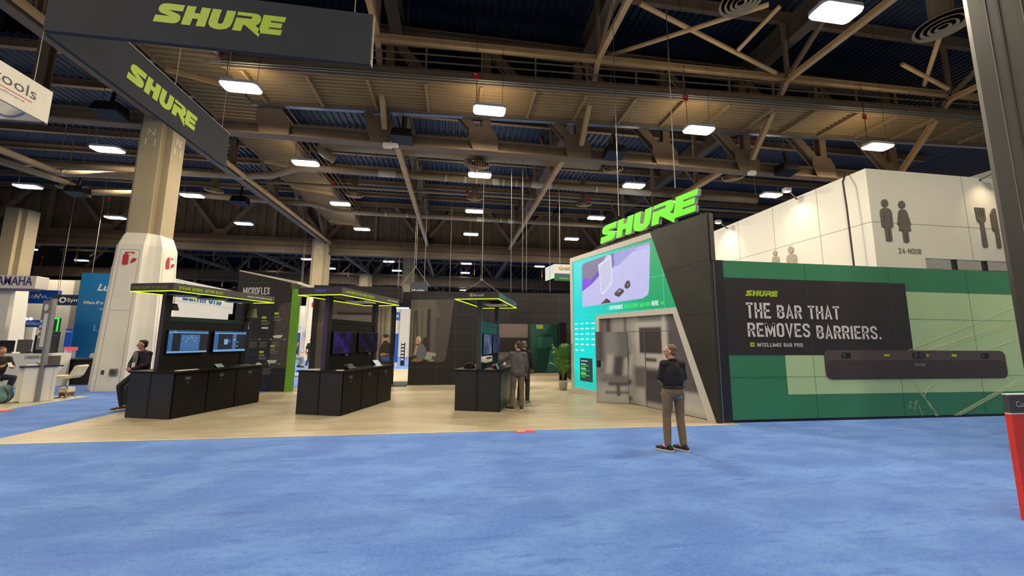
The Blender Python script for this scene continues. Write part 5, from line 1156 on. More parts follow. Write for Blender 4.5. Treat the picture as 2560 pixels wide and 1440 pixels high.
gp('light_block', rect(7.66, 16.5, .6, 3.09), m_sage, .002)
gp('dark_block', [(6.2, 1.43), (11.16, 1.62), (11.34, 3.3), (6.2, 3.3)] if False else rect(6.2, 11.26, 1.5, 3.3), m_blk, .004)
seams = MB()
for x in (8.4, 10.8, 13.2): seams.prism(rect(x, x+.006, .06, 3.71), og, EX, EZ, 0, .005)
for z in (1.0, 2.4): seams.prism(rect(6.2, 16.5, z, z+.005), og, EX, EZ, 0, .005)
obj('panel_seam', seams, m_gdark, t)
logo(t, m_limetxt, (6.74, GY, 2.875), EX, EZ, .87, .135, .008)
def words(line, x, z, h, w):
    adv = lambda q: sum(GL[c][0]+.1 for c in q)-.1
    k_ = w/adv(line); p = 0
    for wd_ in line.split(' '):
        text('headline_word', wd_, m_whiteprint, t, (x+p*k_, GY, z), EX, EZ, h, w=adv(wd_)*k_, off=.008)
        p += adv(wd_)+.1+GL[' '][0]+.1
words('THE BAR THAT', 6.73, 2.35, .37, 2.52); words('REMOVES BARRIERS.', 6.73, 1.88, .37, 3.64)
gp('plus_tile', rect(6.77, 6.88, 1.69, 1.79), m_limetxt, .008)
gp('plus_sign', rect(6.795, 6.855, 1.735, 1.747), m_blk, .009); gp('plus_sign', rect(6.819, 6.831, 1.71, 1.772), m_blk, .0092)
text('lettering', 'INTELLIMIX BAR PRO', m_whiteprint, t, (6.95, GY, 1.69), EX, EZ, .1, w=1.2, bold=.01, off=.008)
ln = MB()
def gl(x0, z0, x1, z1, w=.012):
    d = V((x1-x0, z1-z0)).normalized(); n = V((-d.y, d.x))*w/2
    ln.prism([(x0-n.x, z0-n.y), (x1-n.x, z1-n.y), (x1+n.x, z1+n.y), (x0+n.x, z0+n.y)], og, EX, EZ, 0, .0055)
for a in ((11.6, 1.6, 14.6, 2.42), (11.8, 1.63, 14.6, 2.36), (11.9, 1.6, 14.6, 2.30), (10.9, 1.55, 14.6, 2.75), (13.4, 1.6, 14.6, 1.95), (11.1, .92, 11.42, .5), (11.42, .5, 11.75, .04), (11.05, .92, 11.38, .5), (11.38, .5, 11.70, .04), (11.4, .56, 11.68, .04), (12.3, .04, 14.3, .82), (12.38, .04, 14.3, .78), (12.22, .04, 14.3, .86), (11.45, .55, 11.5, .66), (11.5, .66, 11.62, .75), (11.62, .75, 12.2, .95), (10.75, .92, 10.95, .6), (11.2, .3, 11.3, .06)): gl(*a)
obj('plan_line', ln, m_gline, t)
text('lettering', '22.5', m_gline, t, (10.96, GY, .22), V((.42, 0, .9)).normalized(), V((-.9, 0, .42)).normalized(), .075)
text('lettering', '[A.B2]', m_gline, t, (11.12, GY, .2), V((.42, 0, .9)).normalized(), V((-.9, 0, .42)).normalized(), .085)
# the printed video bar
sb = gp('bar_print', rrect(8.70, 14.06, .93, 1.62, .16), mat('bar_brown', (84, 74, 71), .5), .010)
gp('bar_grille', rrect(8.74, 14.03, .93, 1.38, .14), mat('bar_grille', (64, 54, 52), .6), .0115)
for x in (9.3, 13.4):
    gp('bar_lens', rrect(x-.12, x+.14, 1.43, 1.56, .05), m_jet, .013); gp('bar_lens', circ(x-.05, 1.495, .05), m_dgrey, .014)
gp('bar_lens', rrect(11.2, 11.55, 1.42, 1.57, .06), m_jet, .013)
for x in (11.3, 11.46): gp('bar_lens', circ(x, 1.495, .06), m_dgrey, .014)
for x0, x1 in ((10.38, 10.54), (11.62, 11.69), (12.38, 12.54)): gp('bar_light', rrect(x0, x1, 1.47, 1.53, .025), m_limetxt, .013)
gp('bar_light', rect(11.74, 11.78, 1.49, 1.505), m_greyprint, .013)
logo(t, m_greyprint, (11.22, GY, 1.24), EX, EZ, .34, .065, .014, name='logo_letter')

# ------------------------------------------------------------------ palm in a pot by the screen wall
PP = V((3.93, 13.86, 0))
t = thing('potted_palm', 'green palm in a pale grey pot beside the screen wall', 'plant', PP)
obj('pot', MB(Matrix.Translation(PP)).lathe([(.13, 0), (.165, .3), (.17, .33), (.155, .33), (.15, .29), (.01, .29)], n=24), mat('pale_pot', (178, 176, 166), .6), t, smooth=True)
obj('soil', MB(Matrix.Translation(PP)).lathe([(.15, .27), (.15, .285), (.01, .29)], n=16), mat('soil', (40, 32, 26), .9), t)
m_frond = mat('palm_green', (84, 128, 58), .5, noise=.3, scale=9); m_stem = mat('palm_stem', (118, 138, 66), .5)
random.seed(11)
for k in range(17):
    a = k*2.4+random.uniform(-.3, .3); ht = random.uniform(1.2, 1.62) if k % 3 else random.uniform(.6, 1.0); rch = random.uniform(.2, .46)
    d = V((math.cos(a), math.sin(a), 0)); pts = []
    for i in range(9):
        f = i/8; pts.append(PP+V((0, 0, .3))+d*(rch*f**1.6)+EZ*(ht*(1.15*f-.28*f**3)))
    stem = obj('frond_stem', MB().tube(pts, [.008]*5+[.006, .005, .004, .002], 5), m_stem, t, smooth=True)
    lf = MB(); side = d.cross(EZ)
    for i in range(26):
        f = .38+.62*i/26; j = f*8; i0 = min(int(j), 7); p = pts[i0].lerp(pts[i0+1], j-i0); tg = (pts[i0+1]-pts[i0]).normalized()
        ln_ = .26*math.sin(PI*(.18+.74*(f-.38)/.62))+.05
        for sg in (-1, 1):
            dv = (side*sg*.75+tg*.75-EZ*.15).normalized(); wv = tg.cross(dv).cross(dv).normalized()*.009
            m1 = p+dv*ln_*.5+EZ*.01; e1 = p+dv*ln_-EZ*.05
            lf.add([p-wv*.5, p+wv*.5, m1+wv, e1, m1-wv], [(0, 1, 2, 4), (4, 2, 3)])
    obj('leaf', lf, m_frond, stem)
# ------------------------------------------------------------------ red floor stickers
c = onz(1312, 1080)
t = thing('floor_sticker', 'red sticker on the carpet at the vinyl edge, middle of the view', 'sticker', (c.x, 7.80, 0), 0)
obj('sheet', MB().box(c.x-.2, c.x+.2, 7.74, 7.88, 0, .004), m_lred, t)
obj('lettering', MB().box(c.x-.16, c.x+.02, 7.80, 7.85, .004, .005), mat('pink_print', (246, 190, 180), .5), t)
c = onz(3, 1028)
tag(obj('floor_sticker', MB().box(c.x-.5, c.x+.2, c.y-.1, c.y+.1, .006, .01), m_lred), 'red sticker at the far left edge of the grey vinyl', 'sticker')

# ------------------------------------------------------------------ people
def blob(name, mb, m, parent, vox=.012, it=3, fac=.5, label=None):
    me = mb.mesh('t'); o = bpy.data.objects.new('t', me); COL.objects.link(o)
    r = o.modifiers.new('r', 'REMESH'); r.mode = 'VOXEL'; r.voxel_size = vox; r.use_smooth_shade = True
    s = o.modifiers.new('s', 'SMOOTH'); s.iterations = it; s.factor = fac
    dg = bpy.context.evaluated_depsgraph_get()
    m2 = bpy.data.meshes.new_from_object(o.evaluated_get(dg)); bpy.data.objects.remove(o)
    m2.name = name; m2.shade_smooth()
    return obj(name, m2, m, parent, label=label)
def hand(mb, w, d, thumb, curl=.5, k=1.0):
    """palm and five separate bent fingers; d: along the hand, thumb: towards the thumb side"""
    d = V(d).normalized(); s = V(thumb); s = (s-d*s.dot(d)).normalized(); n = d.cross(s).normalized()
    w = V(w)
    mb.cap(w, w+d*.045*k, .026*k, .03*k, 10)
    for f in (-.03, -.01, .012, .03): mb.cap(w+d*.03*k+s*f*.7*k, w+d*.09*k+s*f*k, .017*k, .0125*k, 8)
    for f, L_ in ((.033, .072), (.012, .082), (-.010, .076), (-.031, .058)):
        a = w+d*.095*k+s*f*k; c1 = curl*.7; c2 = curl*1.5
        d1 = d*math.cos(c1)+n*math.sin(c1); d2 = d*math.cos(c2)+n*math.sin(c2)
        b = a+d1*L_*.55*k; c = b+d2*L_*.5*k
        mb.cap(a, b, .0095*k, .009*k, 8); mb.cap(b, c, .009*k, .007*k, 8)
    a = w+d*.035*k+s*.028*k; b = a+(d*.55+s*.7+n*.25*curl).normalized()*.045*k; c = b+(d*.85+s*.3+n*.4*curl).normalized()*.034*k
    mb.cap(a, b, .0125*k, .0105*k, 8); mb.cap(b, c, .0105*k, .008*k, 8)
def head_shape(mb, c, f, up=(0, 0, 1), k=1.0, nose=1):
    c = V(c); f = V(f).normalized(); u = V(up); u = (u-f*u.dot(f)).normalized(); s = f.cross(u)
    R = Matrix((s, f, u)).transposed()
    P = lambda x, y, z: c+(s*x+f*y+u*z)*k
    S = lambda *r: tuple(v*k for v in r)
    mb.ball(P(0, -.012, .035), S(.074, .092, .082), 16, 10, R)
    mb.ball(P(0, .028, -.03), S(.058, .06, .075), 14, 10, R)
    mb.ball(P(0, .052, -.082), S(.034, .032, .028), 12, 8, R)
    for q in (-1, 1):
        mb.ball(P(.038*q, .055, -.018), S(.024, .026, .024), 10, 6, R)
        mb.ball(P(.076*q, -.008, -.008), S(.010, .02, .034), 10, 6, R)
        mb.ball(P(.028*q, .074, .022), S(.022, .014, .008), 8, 6, R)
    mb.cap(P(0, .078, .012), P(0, .101, -.022), .008*k, .0135*k, 8)
    for q in (-1, 1): mb.ball(P(.010*q, .092, -.026), S(.008, .009, .007), 8, 6, R)
    mb.ball(P(0, .078, -.052), S(.024, .012, .006), 8, 6, R); mb.ball(P(0, .077, -.063), S(.02, .012, .006), 8, 6, R)
    return P, R, s, f, u
def person(label, J, skin, top_m, leg_m, shoe_m, hair_m, hair='short', sleeve='short', jacket=False, loc=(0, 0, 0), rz=0, k=1.0, glasses=False, beltm=None, sole_m=None, curl=(.6, .6), group=None, sockm=None):
    M = Matrix.Translation(loc) @ Matrix.Rotation(rz, 4, 'Z')
    t = thing('person', label, 'person', loc, rz, group)
    J = {a: V(b) for a, b in J.items()}
    q = lambda: MB(M)
    pel, ch, nk, hd = J['pel'], J['chest'], J['neck'], J['head']
    def torso(mb, g, low=True):
        ax = (J['shR']-J['shL']).normalized(); upv = (ch-pel).normalized(); fw = upv.cross(ax).normalized()
        R = Matrix((ax, fw, upv)).transposed()
        mb.ball(ch, (.165+g, .112+g, .2+g), 18, 12, R); mb.ball(pel.lerp(ch, .42), (.15+g, .108+g, .17+g), 18, 12, R)
        mb.ball(ch+upv*.06, (.15+g, .1+g, .12+g), 16, 10, R)
        if low: mb.ball(pel, (.165+g, .122+g, .14+g), 18, 12, R)
        mb.cap(J['shL'], J['shR'], .06+g, .06+g, 14)
        for sd in 'LR': mb.cap(nk-V((0, 0, .03)), J['sh'+sd]+V((0, 0, .0)), .05+g*.6, .052+g*.8, 12)
        return R
    def legs(mb, g, hem=.1, full=True):
        for sd in 'LR':
            h, kn, an = J['hip'+sd], J['kn'+sd], J['an'+sd]
            mb.cap(h, kn, .083+g, .055+g*.9, 14); mb.cap(kn, kn.lerp(an, .35), .055+g*.9, .054+g, 14)
            e = an if full else an.lerp(kn, hem)
            mb.cap(kn.lerp(an, .35), e, .054+g, .036+g*1.5, 14)
    def arms(mb, g, to='wr', f=1.0):
        for sd in 'LR':
            s, e, w = J['sh'+sd], J['el'+sd], J['wr'+sd]
            if to == 'el': mb.cap(s, s.lerp(e, f), .046+g, .045+g*1.3, 12)
            else:
                mb.cap(s, e, .048+g, .039+g, 12); mb.cap(e, e.lerp(w, .35), .039+g, .037+g, 12); mb.cap(e.lerp(w, .35), e.lerp(w, f), .037+g, .026+g*1.1, 12)
    b = q(); torso(b, -.012); legs(b, -.006); arms(b, 0)
    b.cap(nk-V((0, 0, .04)), hd+J['face']*(-.01)-V((0, 0, .06)), .056, .052, 12)
    P, R, s_, f_, u_ = head_shape(b, hd, J['face'], k=1.0)
    for i, sd in enumerate('LR'): hand(b, J['wr'+sd], J['hd'+sd], J['th'+sd], curl[i])
    for sd in 'LR':
        a = J['an'+sd]; d = J['toe'+sd].normalized(); b.cap(a, a+d*.12-V((0, 0, .05)), .04, .03, 10)
    blob('body', b, skin, t, .0095, 2, .4)
    # clothes
    tr = q(); legs(tr, .014, .06, False)
    ax = (J['shR']-J['shL']).normalized(); upv = (ch-pel).normalized(); fw = upv.cross(ax).normalized(); RR = Matrix((ax, fw, upv)).transposed()
    tr.ball(pel, (.178, .136, .135), 18, 12, RR); tr.ball(pel+upv*.07, (.166, .124, .1), 18, 12, RR)
    for sd in 'LR': tr.ball(J['hip'+sd]-fw*.055+V((0, 0, -.02)), .086, 14, 10)
    blob('trousers', tr, leg_m, t, .012, 3, .45)
    sh = q(); torso(sh, .012, low=jacket)
    if jacket:
        for x_ in (-.066, 0, .066): sh.cap(pel-upv*.03+ax*x_*1.05, ch+ax*x_, .132, .118, 18)
    else:
        for x_ in (-.062, 0, .062): sh.cap(pel+upv*.16+ax*x_, ch+ax*x_*1.1, .122, .118, 18)
    for sd, g_ in (('L', -1), ('R', 1)):
        sh.cap(J['sh'+sd], J['sh'+sd].lerp(J['el'+sd], .4).lerp(ch+ax*.1*g_, .45), .062, .055, 12); sh.cap(J['sh'+sd].lerp(J['el'+sd], .25), ch+ax*.12*g_-upv*.06, .055, .06, 12)
    if sleeve == 'short': arms(sh, .016, 'el', .86)
    else: arms(sh, .014, 'wr', .97)
    blob('jacket' if jacket else 'shirt', sh, top_m, t, .012, 7, .5)
    co = q(); co.tube([nk+V((.062*math.cos(a), .062*math.sin(a), .012+.018*math.sin(a)*(1 if fw.y > 0 else -1))) for a in [2*PI*i/14 for i in range(15)]], .017, 8)
    obj('collar', co, top_m if not jacket else J.get('collar_m', top_m), t, smooth=True)
    if beltm:
        bl = q(); c = pel+upv*.085
        bl.tube([c+RR @ V((.176*math.cos(a), .136*math.sin(a), 0)) for a in [2*PI*i/28 for i in range(29)]], .018, 6); obj('belt', bl, beltm, t, smooth=True)
    for sd in 'LR':
        a = J['an'+sd]; d = J['toe'+sd]; d = V((d.x, d.y, 0)).normalized(); g0 = V((a.x, a.y, a.z-.085)); tilt = J['toe'+sd].z
        so = q()
        up2 = V((0, 0, 1))
        so.cap(g0-d*.05+V((0, 0, .045)), g0+d*.06+V((0, 0, .045+tilt*.06)), .042, .042, 12); so.cap(g0+d*.06+V((0, 0, .045+tilt*.06)), g0+d*.165+V((0, 0, .034+tilt*.16)), .046, .036, 12); so.cap(g0-d*.03+V((0, 0, .05)), g0-d*.01+V((0, 0, .1)), .042, .044, 12)
        p = blob('shoe', so, shoe_m, t, .009, 2, .4)
        sl = q(); sd_ = d.cross(up2)
        outl = [(-.092, -.02), (-.08, -.036), (.0, -.04), (.09, -.048), (.16, -.042), (.2, -.015), (.2, .015), (.16, .042), (.09, .048), (.0, .04), (-.08, .036), (-.092, .02)]
        sl.prism(outl, g0+V((0, 0, 0)), d, (-sd_), 0, .026) if abs(tilt) < .02 else sl.prism(outl, g0, (d+V((0, 0, tilt))).normalized(), -sd_, 0, .026)
        obj('sole', sl, sole_m or shoe_m, p)
        if sockm: obj('sock', q().cap(a, a+V((0, 0, .05)), .04, .042, 10), sockm, t, smooth=True)
    # hair
    h = q(); C = hd
    if hair != 'bald':
        h.ball(P(0, -.034, .052), (.078, .088, .08), 18, 12, R)
        if hair == 'full': h.ball(P(0, .0, .098), (.062, .06, .034), 14, 8, R); h.ball(P(0, -.05, .0), (.076, .06, .08), 14, 8, R)
        elif hair == 'short': h.ball(P(0, -.052, -.01), (.072, .052, .065), 14, 8, R)
        elif hair == 'long': h.ball(P(0, -.06, -.03), (.085, .06, .13), 14, 8, R)
        blob('hair', h, hair_m, t, .0085, 2, .35)
    ey = q()
    for x in (-.029, .029): ey.ball(P(x, .078, .006), (.0105, .008, .007), 8, 6, R)
    obj('eyes', ey, m_jet, t, smooth=True)
    if glasses:
        gl_ = q()
        for x in (-.031, .031): gl_.tube([P(x+.022*math.cos(a), .094, .004+.016*math.sin(a)) for a in [2*PI*i/14 for i in range(15)]], .0022, 5)
        gl_.tube([P(-.009, .096, .006), P(.009, .096, .006)], .002, 5)
        for x in (-1, 1): gl_.tube([P(.053*x, .092, .008), P(.079*x, .02, .01), P(.079*x, -.02, .0)], .0022, 5)
        obj('glasses', gl_, m_jet, t)
    return t, M, P
def cloth(name, c, **kw): return mat(name, c, .85, noise=.16, scale=9, bump=.25, **kw)
Fm = V((0, -1, 0))
# 1. man in black polo, arms folded, back to the camera
J = dict(pel=(0, 0, .96), chest=(0, .01, 1.28), neck=(0, .02, 1.475), head=(.015, -.02, 1.625), face=V((.84, -.54, -.06)).normalized(),
    shL=(-.155, .02, 1.42), elL=(-.205, -.03, 1.16), wrL=(.0, -.19, 1.20), hdL=(1, .05, .12), thL=(0, .3, 1),
    shR=(.155, .02, 1.42), elR=(.21, -.02, 1.15), wrR=(.03, -.205, 1.14), hdR=(-1, .1, .1), thR=(0, .3, 1),
    hipL=(-.095, 0, .93), knL=(-.115, -.03, .52), anL=(-.125, .03, .088), toeL=(.55, -.83, 0), hipR=(.095, 0, .93), knR=(.12, -.02, .52), anR=(.15, .04, .088), toeR=(.75, -.66, 0))
m_polo = cloth('black_polo', (30, 29, 31)); m_khaki = cloth('olive_khaki', (126, 104, 78)); m_hair1 = mat('sandy_hair', (120, 88, 62), .7, noise=.25, scale=30)
m_shoe = mat('black_shoe', (34, 33, 36), .7); m_sole = mat('cream_sole', (226, 216, 192), .6)
rz1 = PI-.1
t1, M1, P1 = person('man in black polo and khaki trousers standing with folded arms before the green wall', J, m_skin, m_polo, m_khaki, m_shoe, m_hair1, 'short', 'short', loc=(3.69, 6.22, 0), rz=rz1, glasses=True, beltm=m_jet, sole_m=m_sole)
tag(obj('pocket_item', MB(M1).box(-.085, -.045, .132, .15, .875, .90).box(-.045, -.02, .135, .15, .870, .886), mat('blue_plastic', (60, 150, 190), .4)), 'small blue item tucked in the back pocket of the man in khakis', 'pocket item')
# 2. man in grey blazer reaching over the third kiosk
J2 = dict(pel=(0, 0, .97), chest=(.0, -.01, 1.29), neck=(-.0, -.0, 1.485), head=(.0, -.035, 1.64), face=V((.62, -.78, -.12)).normalized(),
    shL=(.17, -.02, 1.43), elL=(.38, -.12, 1.25), wrL=(.59, -.22, 1.125), hdL=(.9, -.4, -.15), thL=(-.3, -.6, .6),
    shR=(-.18, .0, 1.42), elR=(-.235, -.02, 1.13), wrR=(-.22, -.14, .93), hdR=(0, -.25, -1), thR=(.3, -1, 0),
    hipL=(.095, 0, .94), knL=(.12, -.02, .52), anL=(.16, .05, .088), toeL=(.75, -.55, 0), hipR=(-.095, 0, .94), knR=(-.10, .0, .52), anR=(-.10, .05, .088), toeR=(.1, -1, 0))
def mirror_names(J):
    """left and right swap so that L is the side at -x"""
    K = dict(J)
    for a in ('sh', 'el', 'wr', 'hd', 'th', 'hip', 'kn', 'an', 'toe'): K[a+'L'], K[a+'R'] = J[a+'R'], J[a+'L']
    return K
m_blazer = cloth('grey_blazer', (84, 82, 84)); m_taupe = cloth('taupe_trousers', (112, 98, 82)); m_hair2 = mat('dark_brown_hair', (66, 50, 40), .7, noise=.25, scale=30)
rz2 = PI-.15
t2_, M2, P2 = person('man in grey blazer and taupe trousers leaning his hand on the third kiosk', mirror_names(J2), m_skin, m_blazer, m_taupe, mat('brown_shoe', (58, 44, 38), .6), m_hair2, 'short', 'long', True, loc=(1.66, 10.2, 0), rz=rz2, sole_m=m_sole)
# 3. man in dark jacket behind the blazer
J3 = dict(pel=(0, 0, .97), chest=(0, .0, 1.30), neck=(0, .01, 1.49), head=(0, -.02, 1.645), face=V((.35, -.93, -.08)).normalized(),
    shL=(-.19, 0, 1.43), elL=(-.25, .0, 1.15), wrL=(-.2, -.16, .98), hdL=(.2, -.5, -.8), thL=(1, -.3, 0), shR=(.19, 0, 1.43), elR=(.25, -.02, 1.15), wrR=(.18, -.2, 1.05), hdR=(-.3, -.9, -.1), thR=(-.3, 0, 1),
    hipL=(-.095, 0, .94), knL=(-.11, -.02, .52), anL=(-.12, .03, .088), toeL=(-.1, -1, 0), hipR=(.095, 0, .94), knR=(.11, -.0, .52), anR=(.12, .05, .088), toeR=(.1, -1, 0))
person('man in dark jacket half hidden behind the man in the grey blazer', J3, m_skin, cloth('dark_jacket', (36, 36, 40)), cloth('dark_jeans', (48, 52, 60)), mat('grey_shoe', (120, 128, 124), .6), mat('grey_brown_hair', (118, 98, 80), .7, noise=.25, scale=30), 'short', 'long', True, loc=(1.97, 11.05, 0), rz=PI-.5, k=1, sole_m=m_sole)
# 4. man in dark suit perched beside the first kiosk
J4 = dict(pel=(0, .05, .88), chest=(0, .05, 1.23), neck=(0, .03, 1.43), head=(0, -.01, 1.60), face=V((-.45, -.89, -.12)).normalized(),
    shL=(-.19, .04, 1.38), elL=(-.27, -.02, 1.12), wrL=(-.06, -.2, 1.0), hdL=(.85, -.3, -.1), thL=(.2, -.5, .8), shR=(.19, .04, 1.38), elR=(.27, -.02, 1.12), wrR=(.06, -.22, 1.0), hdR=(-.85, -.25, -.15), thR=(-.2, -.5, .8),
    hipL=(-.095, .02, .86), knL=(-.08, -.33, .60), anL=(.0, -.28, .10), toeL=(-.7, -1, 0), hipR=(.095, .02, .86), knR=(.12, -.30, .58), anR=(.13, -.30, .14), toeR=(.15, -1, 0))
m_suit = cloth('navy_black_suit', (34, 34, 40)); m_greyshirt = cloth('grey_shirt', (128, 124, 118))
loc4 = V((-8.0, 11.3, 0)); rz4 = -.3
t4, M4, P4 = person('man in dark suit with a white badge perched behind the first kiosk counter', J4, m_skin, m_suit, cloth('dark_trousers', (32, 33, 38)), mat('maroon_shoe', (54, 36, 36), .5), mat('black_hair', (26, 22, 22), .6), 'full', 'long', True, loc=loc4, rz=rz4, glasses=True, sole_m=m_sole, sockm=m_whiteprint)
sf = MB(M4); sf.prism([(-.05, 1.08), (.05, 1.08), (.075, 1.3), (.05, 1.43), (-.05, 1.43), (-.075, 1.3)], (0, -.118, 0), (1, 0, 0), (0, 0, 1), 0, .02)
obj('shirt_front', sf, m_greyshirt, t4, bevel=.01)
bd = obj('badge', MB(M4).box(-.05, .05, -.158, -.15, 1.03, 1.16), m_whiteprint, t4)
obj('lanyard', MB(M4).tube([(-.06, -.115, 1.42), (-.03, -.142, 1.28), (0, -.152, 1.16), (.03, -.142, 1.28), (.06, -.115, 1.42)], .006, 5), mat('green_lanyard', (60, 110, 50), .6), t4)
t = thing('bar_stool', 'dark high stool under the man in the dark suit', 'stool', loc4)
obj('seat', MB(M4).lathe([(.01, .70), (.17, .70), (.18, .73), (.16, .76), (.01, .765)], (0, .08, 0), 20), m_jet, t, smooth=True)
obj('pole', MB(M4).tube([(0, .08, .03), (0, .08, .7)], .025, 10), m_chrome, t, smooth=True)
obj('base', MB(M4).lathe([(.2, 0), (.2, .012), (.03, .04), (.01, .04)], (0, .08, 0), 24), m_chrome, t, smooth=True)
# 5. seated man at the far left with a phone
J5 = dict(pel=(0, .05, .66), chest=(0, -.02, 1.02), neck=(0, -.05, 1.21), head=(0, -.10, 1.36), face=V((0, -.93, -.35)).normalized(),
    shL=(-.19, -.03, 1.16), elL=(-.24, -.14, .90), wrL=(-.12, -.38, .96), hdL=(.3, -.9, .1), thL=(.7, 0, .7), shR=(.19, -.03, 1.16), elR=(.24, -.14, .90), wrR=(.12, -.38, .95), hdR=(-.3, -.9, .1), thR=(-.7, 0, .7),
    hipL=(-.10, .0, .64), knL=(-.16, -.42, .66), anL=(-.15, -.34, .22), toeL=(-.1, -1, 0), hipR=(.10, .0, .64), knR=(.15, -.42, .64), anR=(.14, -.28, .22), toeR=(.1, -1, 0))
l5 = V((-12.78, 13.0, 0)); rz5 = PI/2-.35
t5, M5, P5 = person('person in black t-shirt and dark jeans seated at the left edge holding a phone', J5, m_skin2, cloth('black_tee', (28, 27, 29)), cloth('indigo_jeans', (38, 46, 70)), m_shoe, mat('reddish_hair', (96, 60, 36), .7, noise=.2, scale=30), 'short', 'short', loc=l5, rz=rz5, glasses=True)
tag(obj('phone', MB(M5 @ Matrix.Translation((0, -.52, .98)) @ Matrix.Rotation(-.6, 4, 'X')).box(-.04, .04, -.006, .006, -.05, .1), m_whitelam, bevel=.004), 'white phone held by the seated person at the left edge', 'phone')
t = thing('bar_stool', 'chrome stool under the seated person at the left edge', 'stool', l5)
obj('seat', MB(M5).lathe([(.01, .50), (.19, .50), (.2, .53), (.18, .56), (.01, .565)], (0, .06, 0), 20), m_whitelam, t, smooth=True)
obj('pole', MB(M5).tube([(0, .06, .03), (0, .06, .5)], .025, 10), m_chrome, t, smooth=True)
obj('base', MB(M5).lathe([(.2, 0), (.2, .012), (.03, .04), (.01, .04)], (0, .06, 0), 24), m_chrome, t, smooth=True)
# 6. 7. far walkers in the left passage
J6 = dict(J3); J6.update(knL=(-.10, -.12, .53), anL=(-.10, -.2, .09), knR=(.1, .05, .52), anR=(.1, .28, .13), wrL=(-.26, -.05, .93), wrR=(.26, .05, .93), hdL=(0, -.1, -1), hdR=(0, -.1, -1), elL=(-.25, .03, 1.16), elR=(.25, .04, 1.16), face=V((-.3, -.95, 0)))
w6 = onz(774, 921); person('man in black shirt and jeans walking away beyond the lime edged wall', J6, m_skin, m_polo, cloth('blue_jeans', (40, 50, 66)), mat('pale_shoe', (190, 190, 190), .6), m_hair2, 'full', 'short', loc=w6, rz=PI-.2)
w7 = onz(736, 930); J7 = dict(J5); J7 = {a: (V(b) if a in ('face', 'hdL', 'hdR', 'thL', 'thR', 'toeL', 'toeR') else V(b)) for a, b in J7.items()}
person('person in black seated beyond the lime edged wall, partly hidden', J5, m_skin2, m_polo, cloth('sage_trousers', (138, 146, 136)), m_shoe, m_hair2, 'short', 'short', loc=(w7.x-.1, w7.y, .1), rz=PI/2+.5)

t = thing('bar_stool', 'stool under the partly hidden seated person beyond the lime edged wall', 'stool', (w7.x-.1, w7.y, 0))
obj('seat', MB().lathe([(.01, .58), (.18, .58), (.18, .64), (.01, .65)], (w7.x-.1, w7.y, 0), 16), m_whitelam, t)
obj('pole', MB().tube([(w7.x-.1, w7.y, 0), (w7.x-.1, w7.y, .58)], .03, 8), m_chrome, t)

# ------------------------------------------------------------------ left neighbour booth
cu = (V((-11.02, 12.79, 0))-V((-11.71, 12.58, 0))).normalized(); ang = math.atan2(cu.y, cu.x)
cR0, cL0 = onz(132, 1001.6), onz(47, 1008); cu = (cR0-cL0).normalized(); ang = math.atan2(cu.y, cu.x); CWD = (cR0-cL0).length
c0 = V((cL0.x, cL0.y, 0)); MC = Matrix.Translation(c0) @ Matrix.Rotation(ang, 4, 'Z')
t = thing('reception_counter', 'white reception counter with a dark top, left of the white column', 'counter', c0, ang)
obj('body', MB(MC).box(0, CWD, 0, .45, .012, .95), m_whitelam, t)
obj('side_shelf', MB(MC).box(-.1, 0, .08, .44, .05, .93), m_white, t)
obj('countertop', MB(MC).box(-.1, CWD+.1, -.04, .5, .95, .99), mat('navy_top', (44, 46, 64), .3), t)
for x in (.26, .52): obj('panel_joint', MB(MC).box(x, x+.006, -.003, 0, .02, .94), m_cladline, t)
tag(obj('notepad', MB(MC).box(.02, .22, .02, .3, .99, 1.01), m_white), 'pale notepad pile on the white reception counter', 'notepad')
tag(obj('laptop', MB(MC).box(.32, .62, .1, .32, .99, 1.005).add([(.32, .33, 1.0), (.62, .33, 1.0), (.62, .42, 1.24), (.32, .42, 1.24), (.32, .345, 1.0), (.62, .345, 1.0), (.62, .435, 1.24), (.32, .435, 1.24)], [(0, 1, 2, 3), (7, 6, 5, 4), (0, 4, 5, 1), (1, 5, 6, 2), (2, 6, 7, 3), (3, 7, 4, 0)]), m_dgrey), 'grey laptop standing open on the white reception counter', 'laptop')
tag(obj('paper_roll', MB(MC).tube([(.2, .45, 1.05), (.34, .5, 1.05)], .055, 14), mat('kraft', (206, 184, 150), .7), smooth=True), 'beige roll lying on the white reception counter', 'roll')
tb = onz(93, 1004.5)
t = thing('totem_sign', 'tall grey aluminium sign post with a white info card, before the white counter', 'sign', tb)
obj('pole', MB().bar(tb, tb+V((0, 0, 2.87)), .07, .12), m_alu, t)
dv = V((-.9, .436, 0)); nv = dv.cross(EZ)
obj('back_board', MB().prism(rect(.03, .52, 1.45, 2.83), tb, -dv, EZ, 0, .0) if False else MB().prism(rect(-.46, -.03, 1.42, 2.83), tb, -dv, EZ, -.02, .02), m_grey, t)
obj('info_card', MB().prism(rect(-.3, -.06, 1.5, 2.45), tb, -dv, EZ, .02, .026), m_whiteprint, t)
obj('round_logo', MB().prism(circ(-.26, 2.62, .1), tb, -dv, EZ, .02, .026), m_whiteprint, t)
for z in (2.05, 2.2, 1.9, 1.75): obj('caption', MB().prism(rect(-.44, -.34, z, z+.06), tb, -dv, EZ, .02, .026), m_whiteprint, t)
obj('base_plate', MB().box(tb.x-.09, tb.x+.09, tb.y-.12, tb.y+.05, .006, .016), m_alu, t)
sb_ = onz(163, 994)
t = thing('bar_stool', 'cream padded bar stool on a chrome stem beside the white counter', 'stool', sb_)
MS = Matrix.Translation(sb_) @ Matrix.Rotation(.15, 4, 'Z')
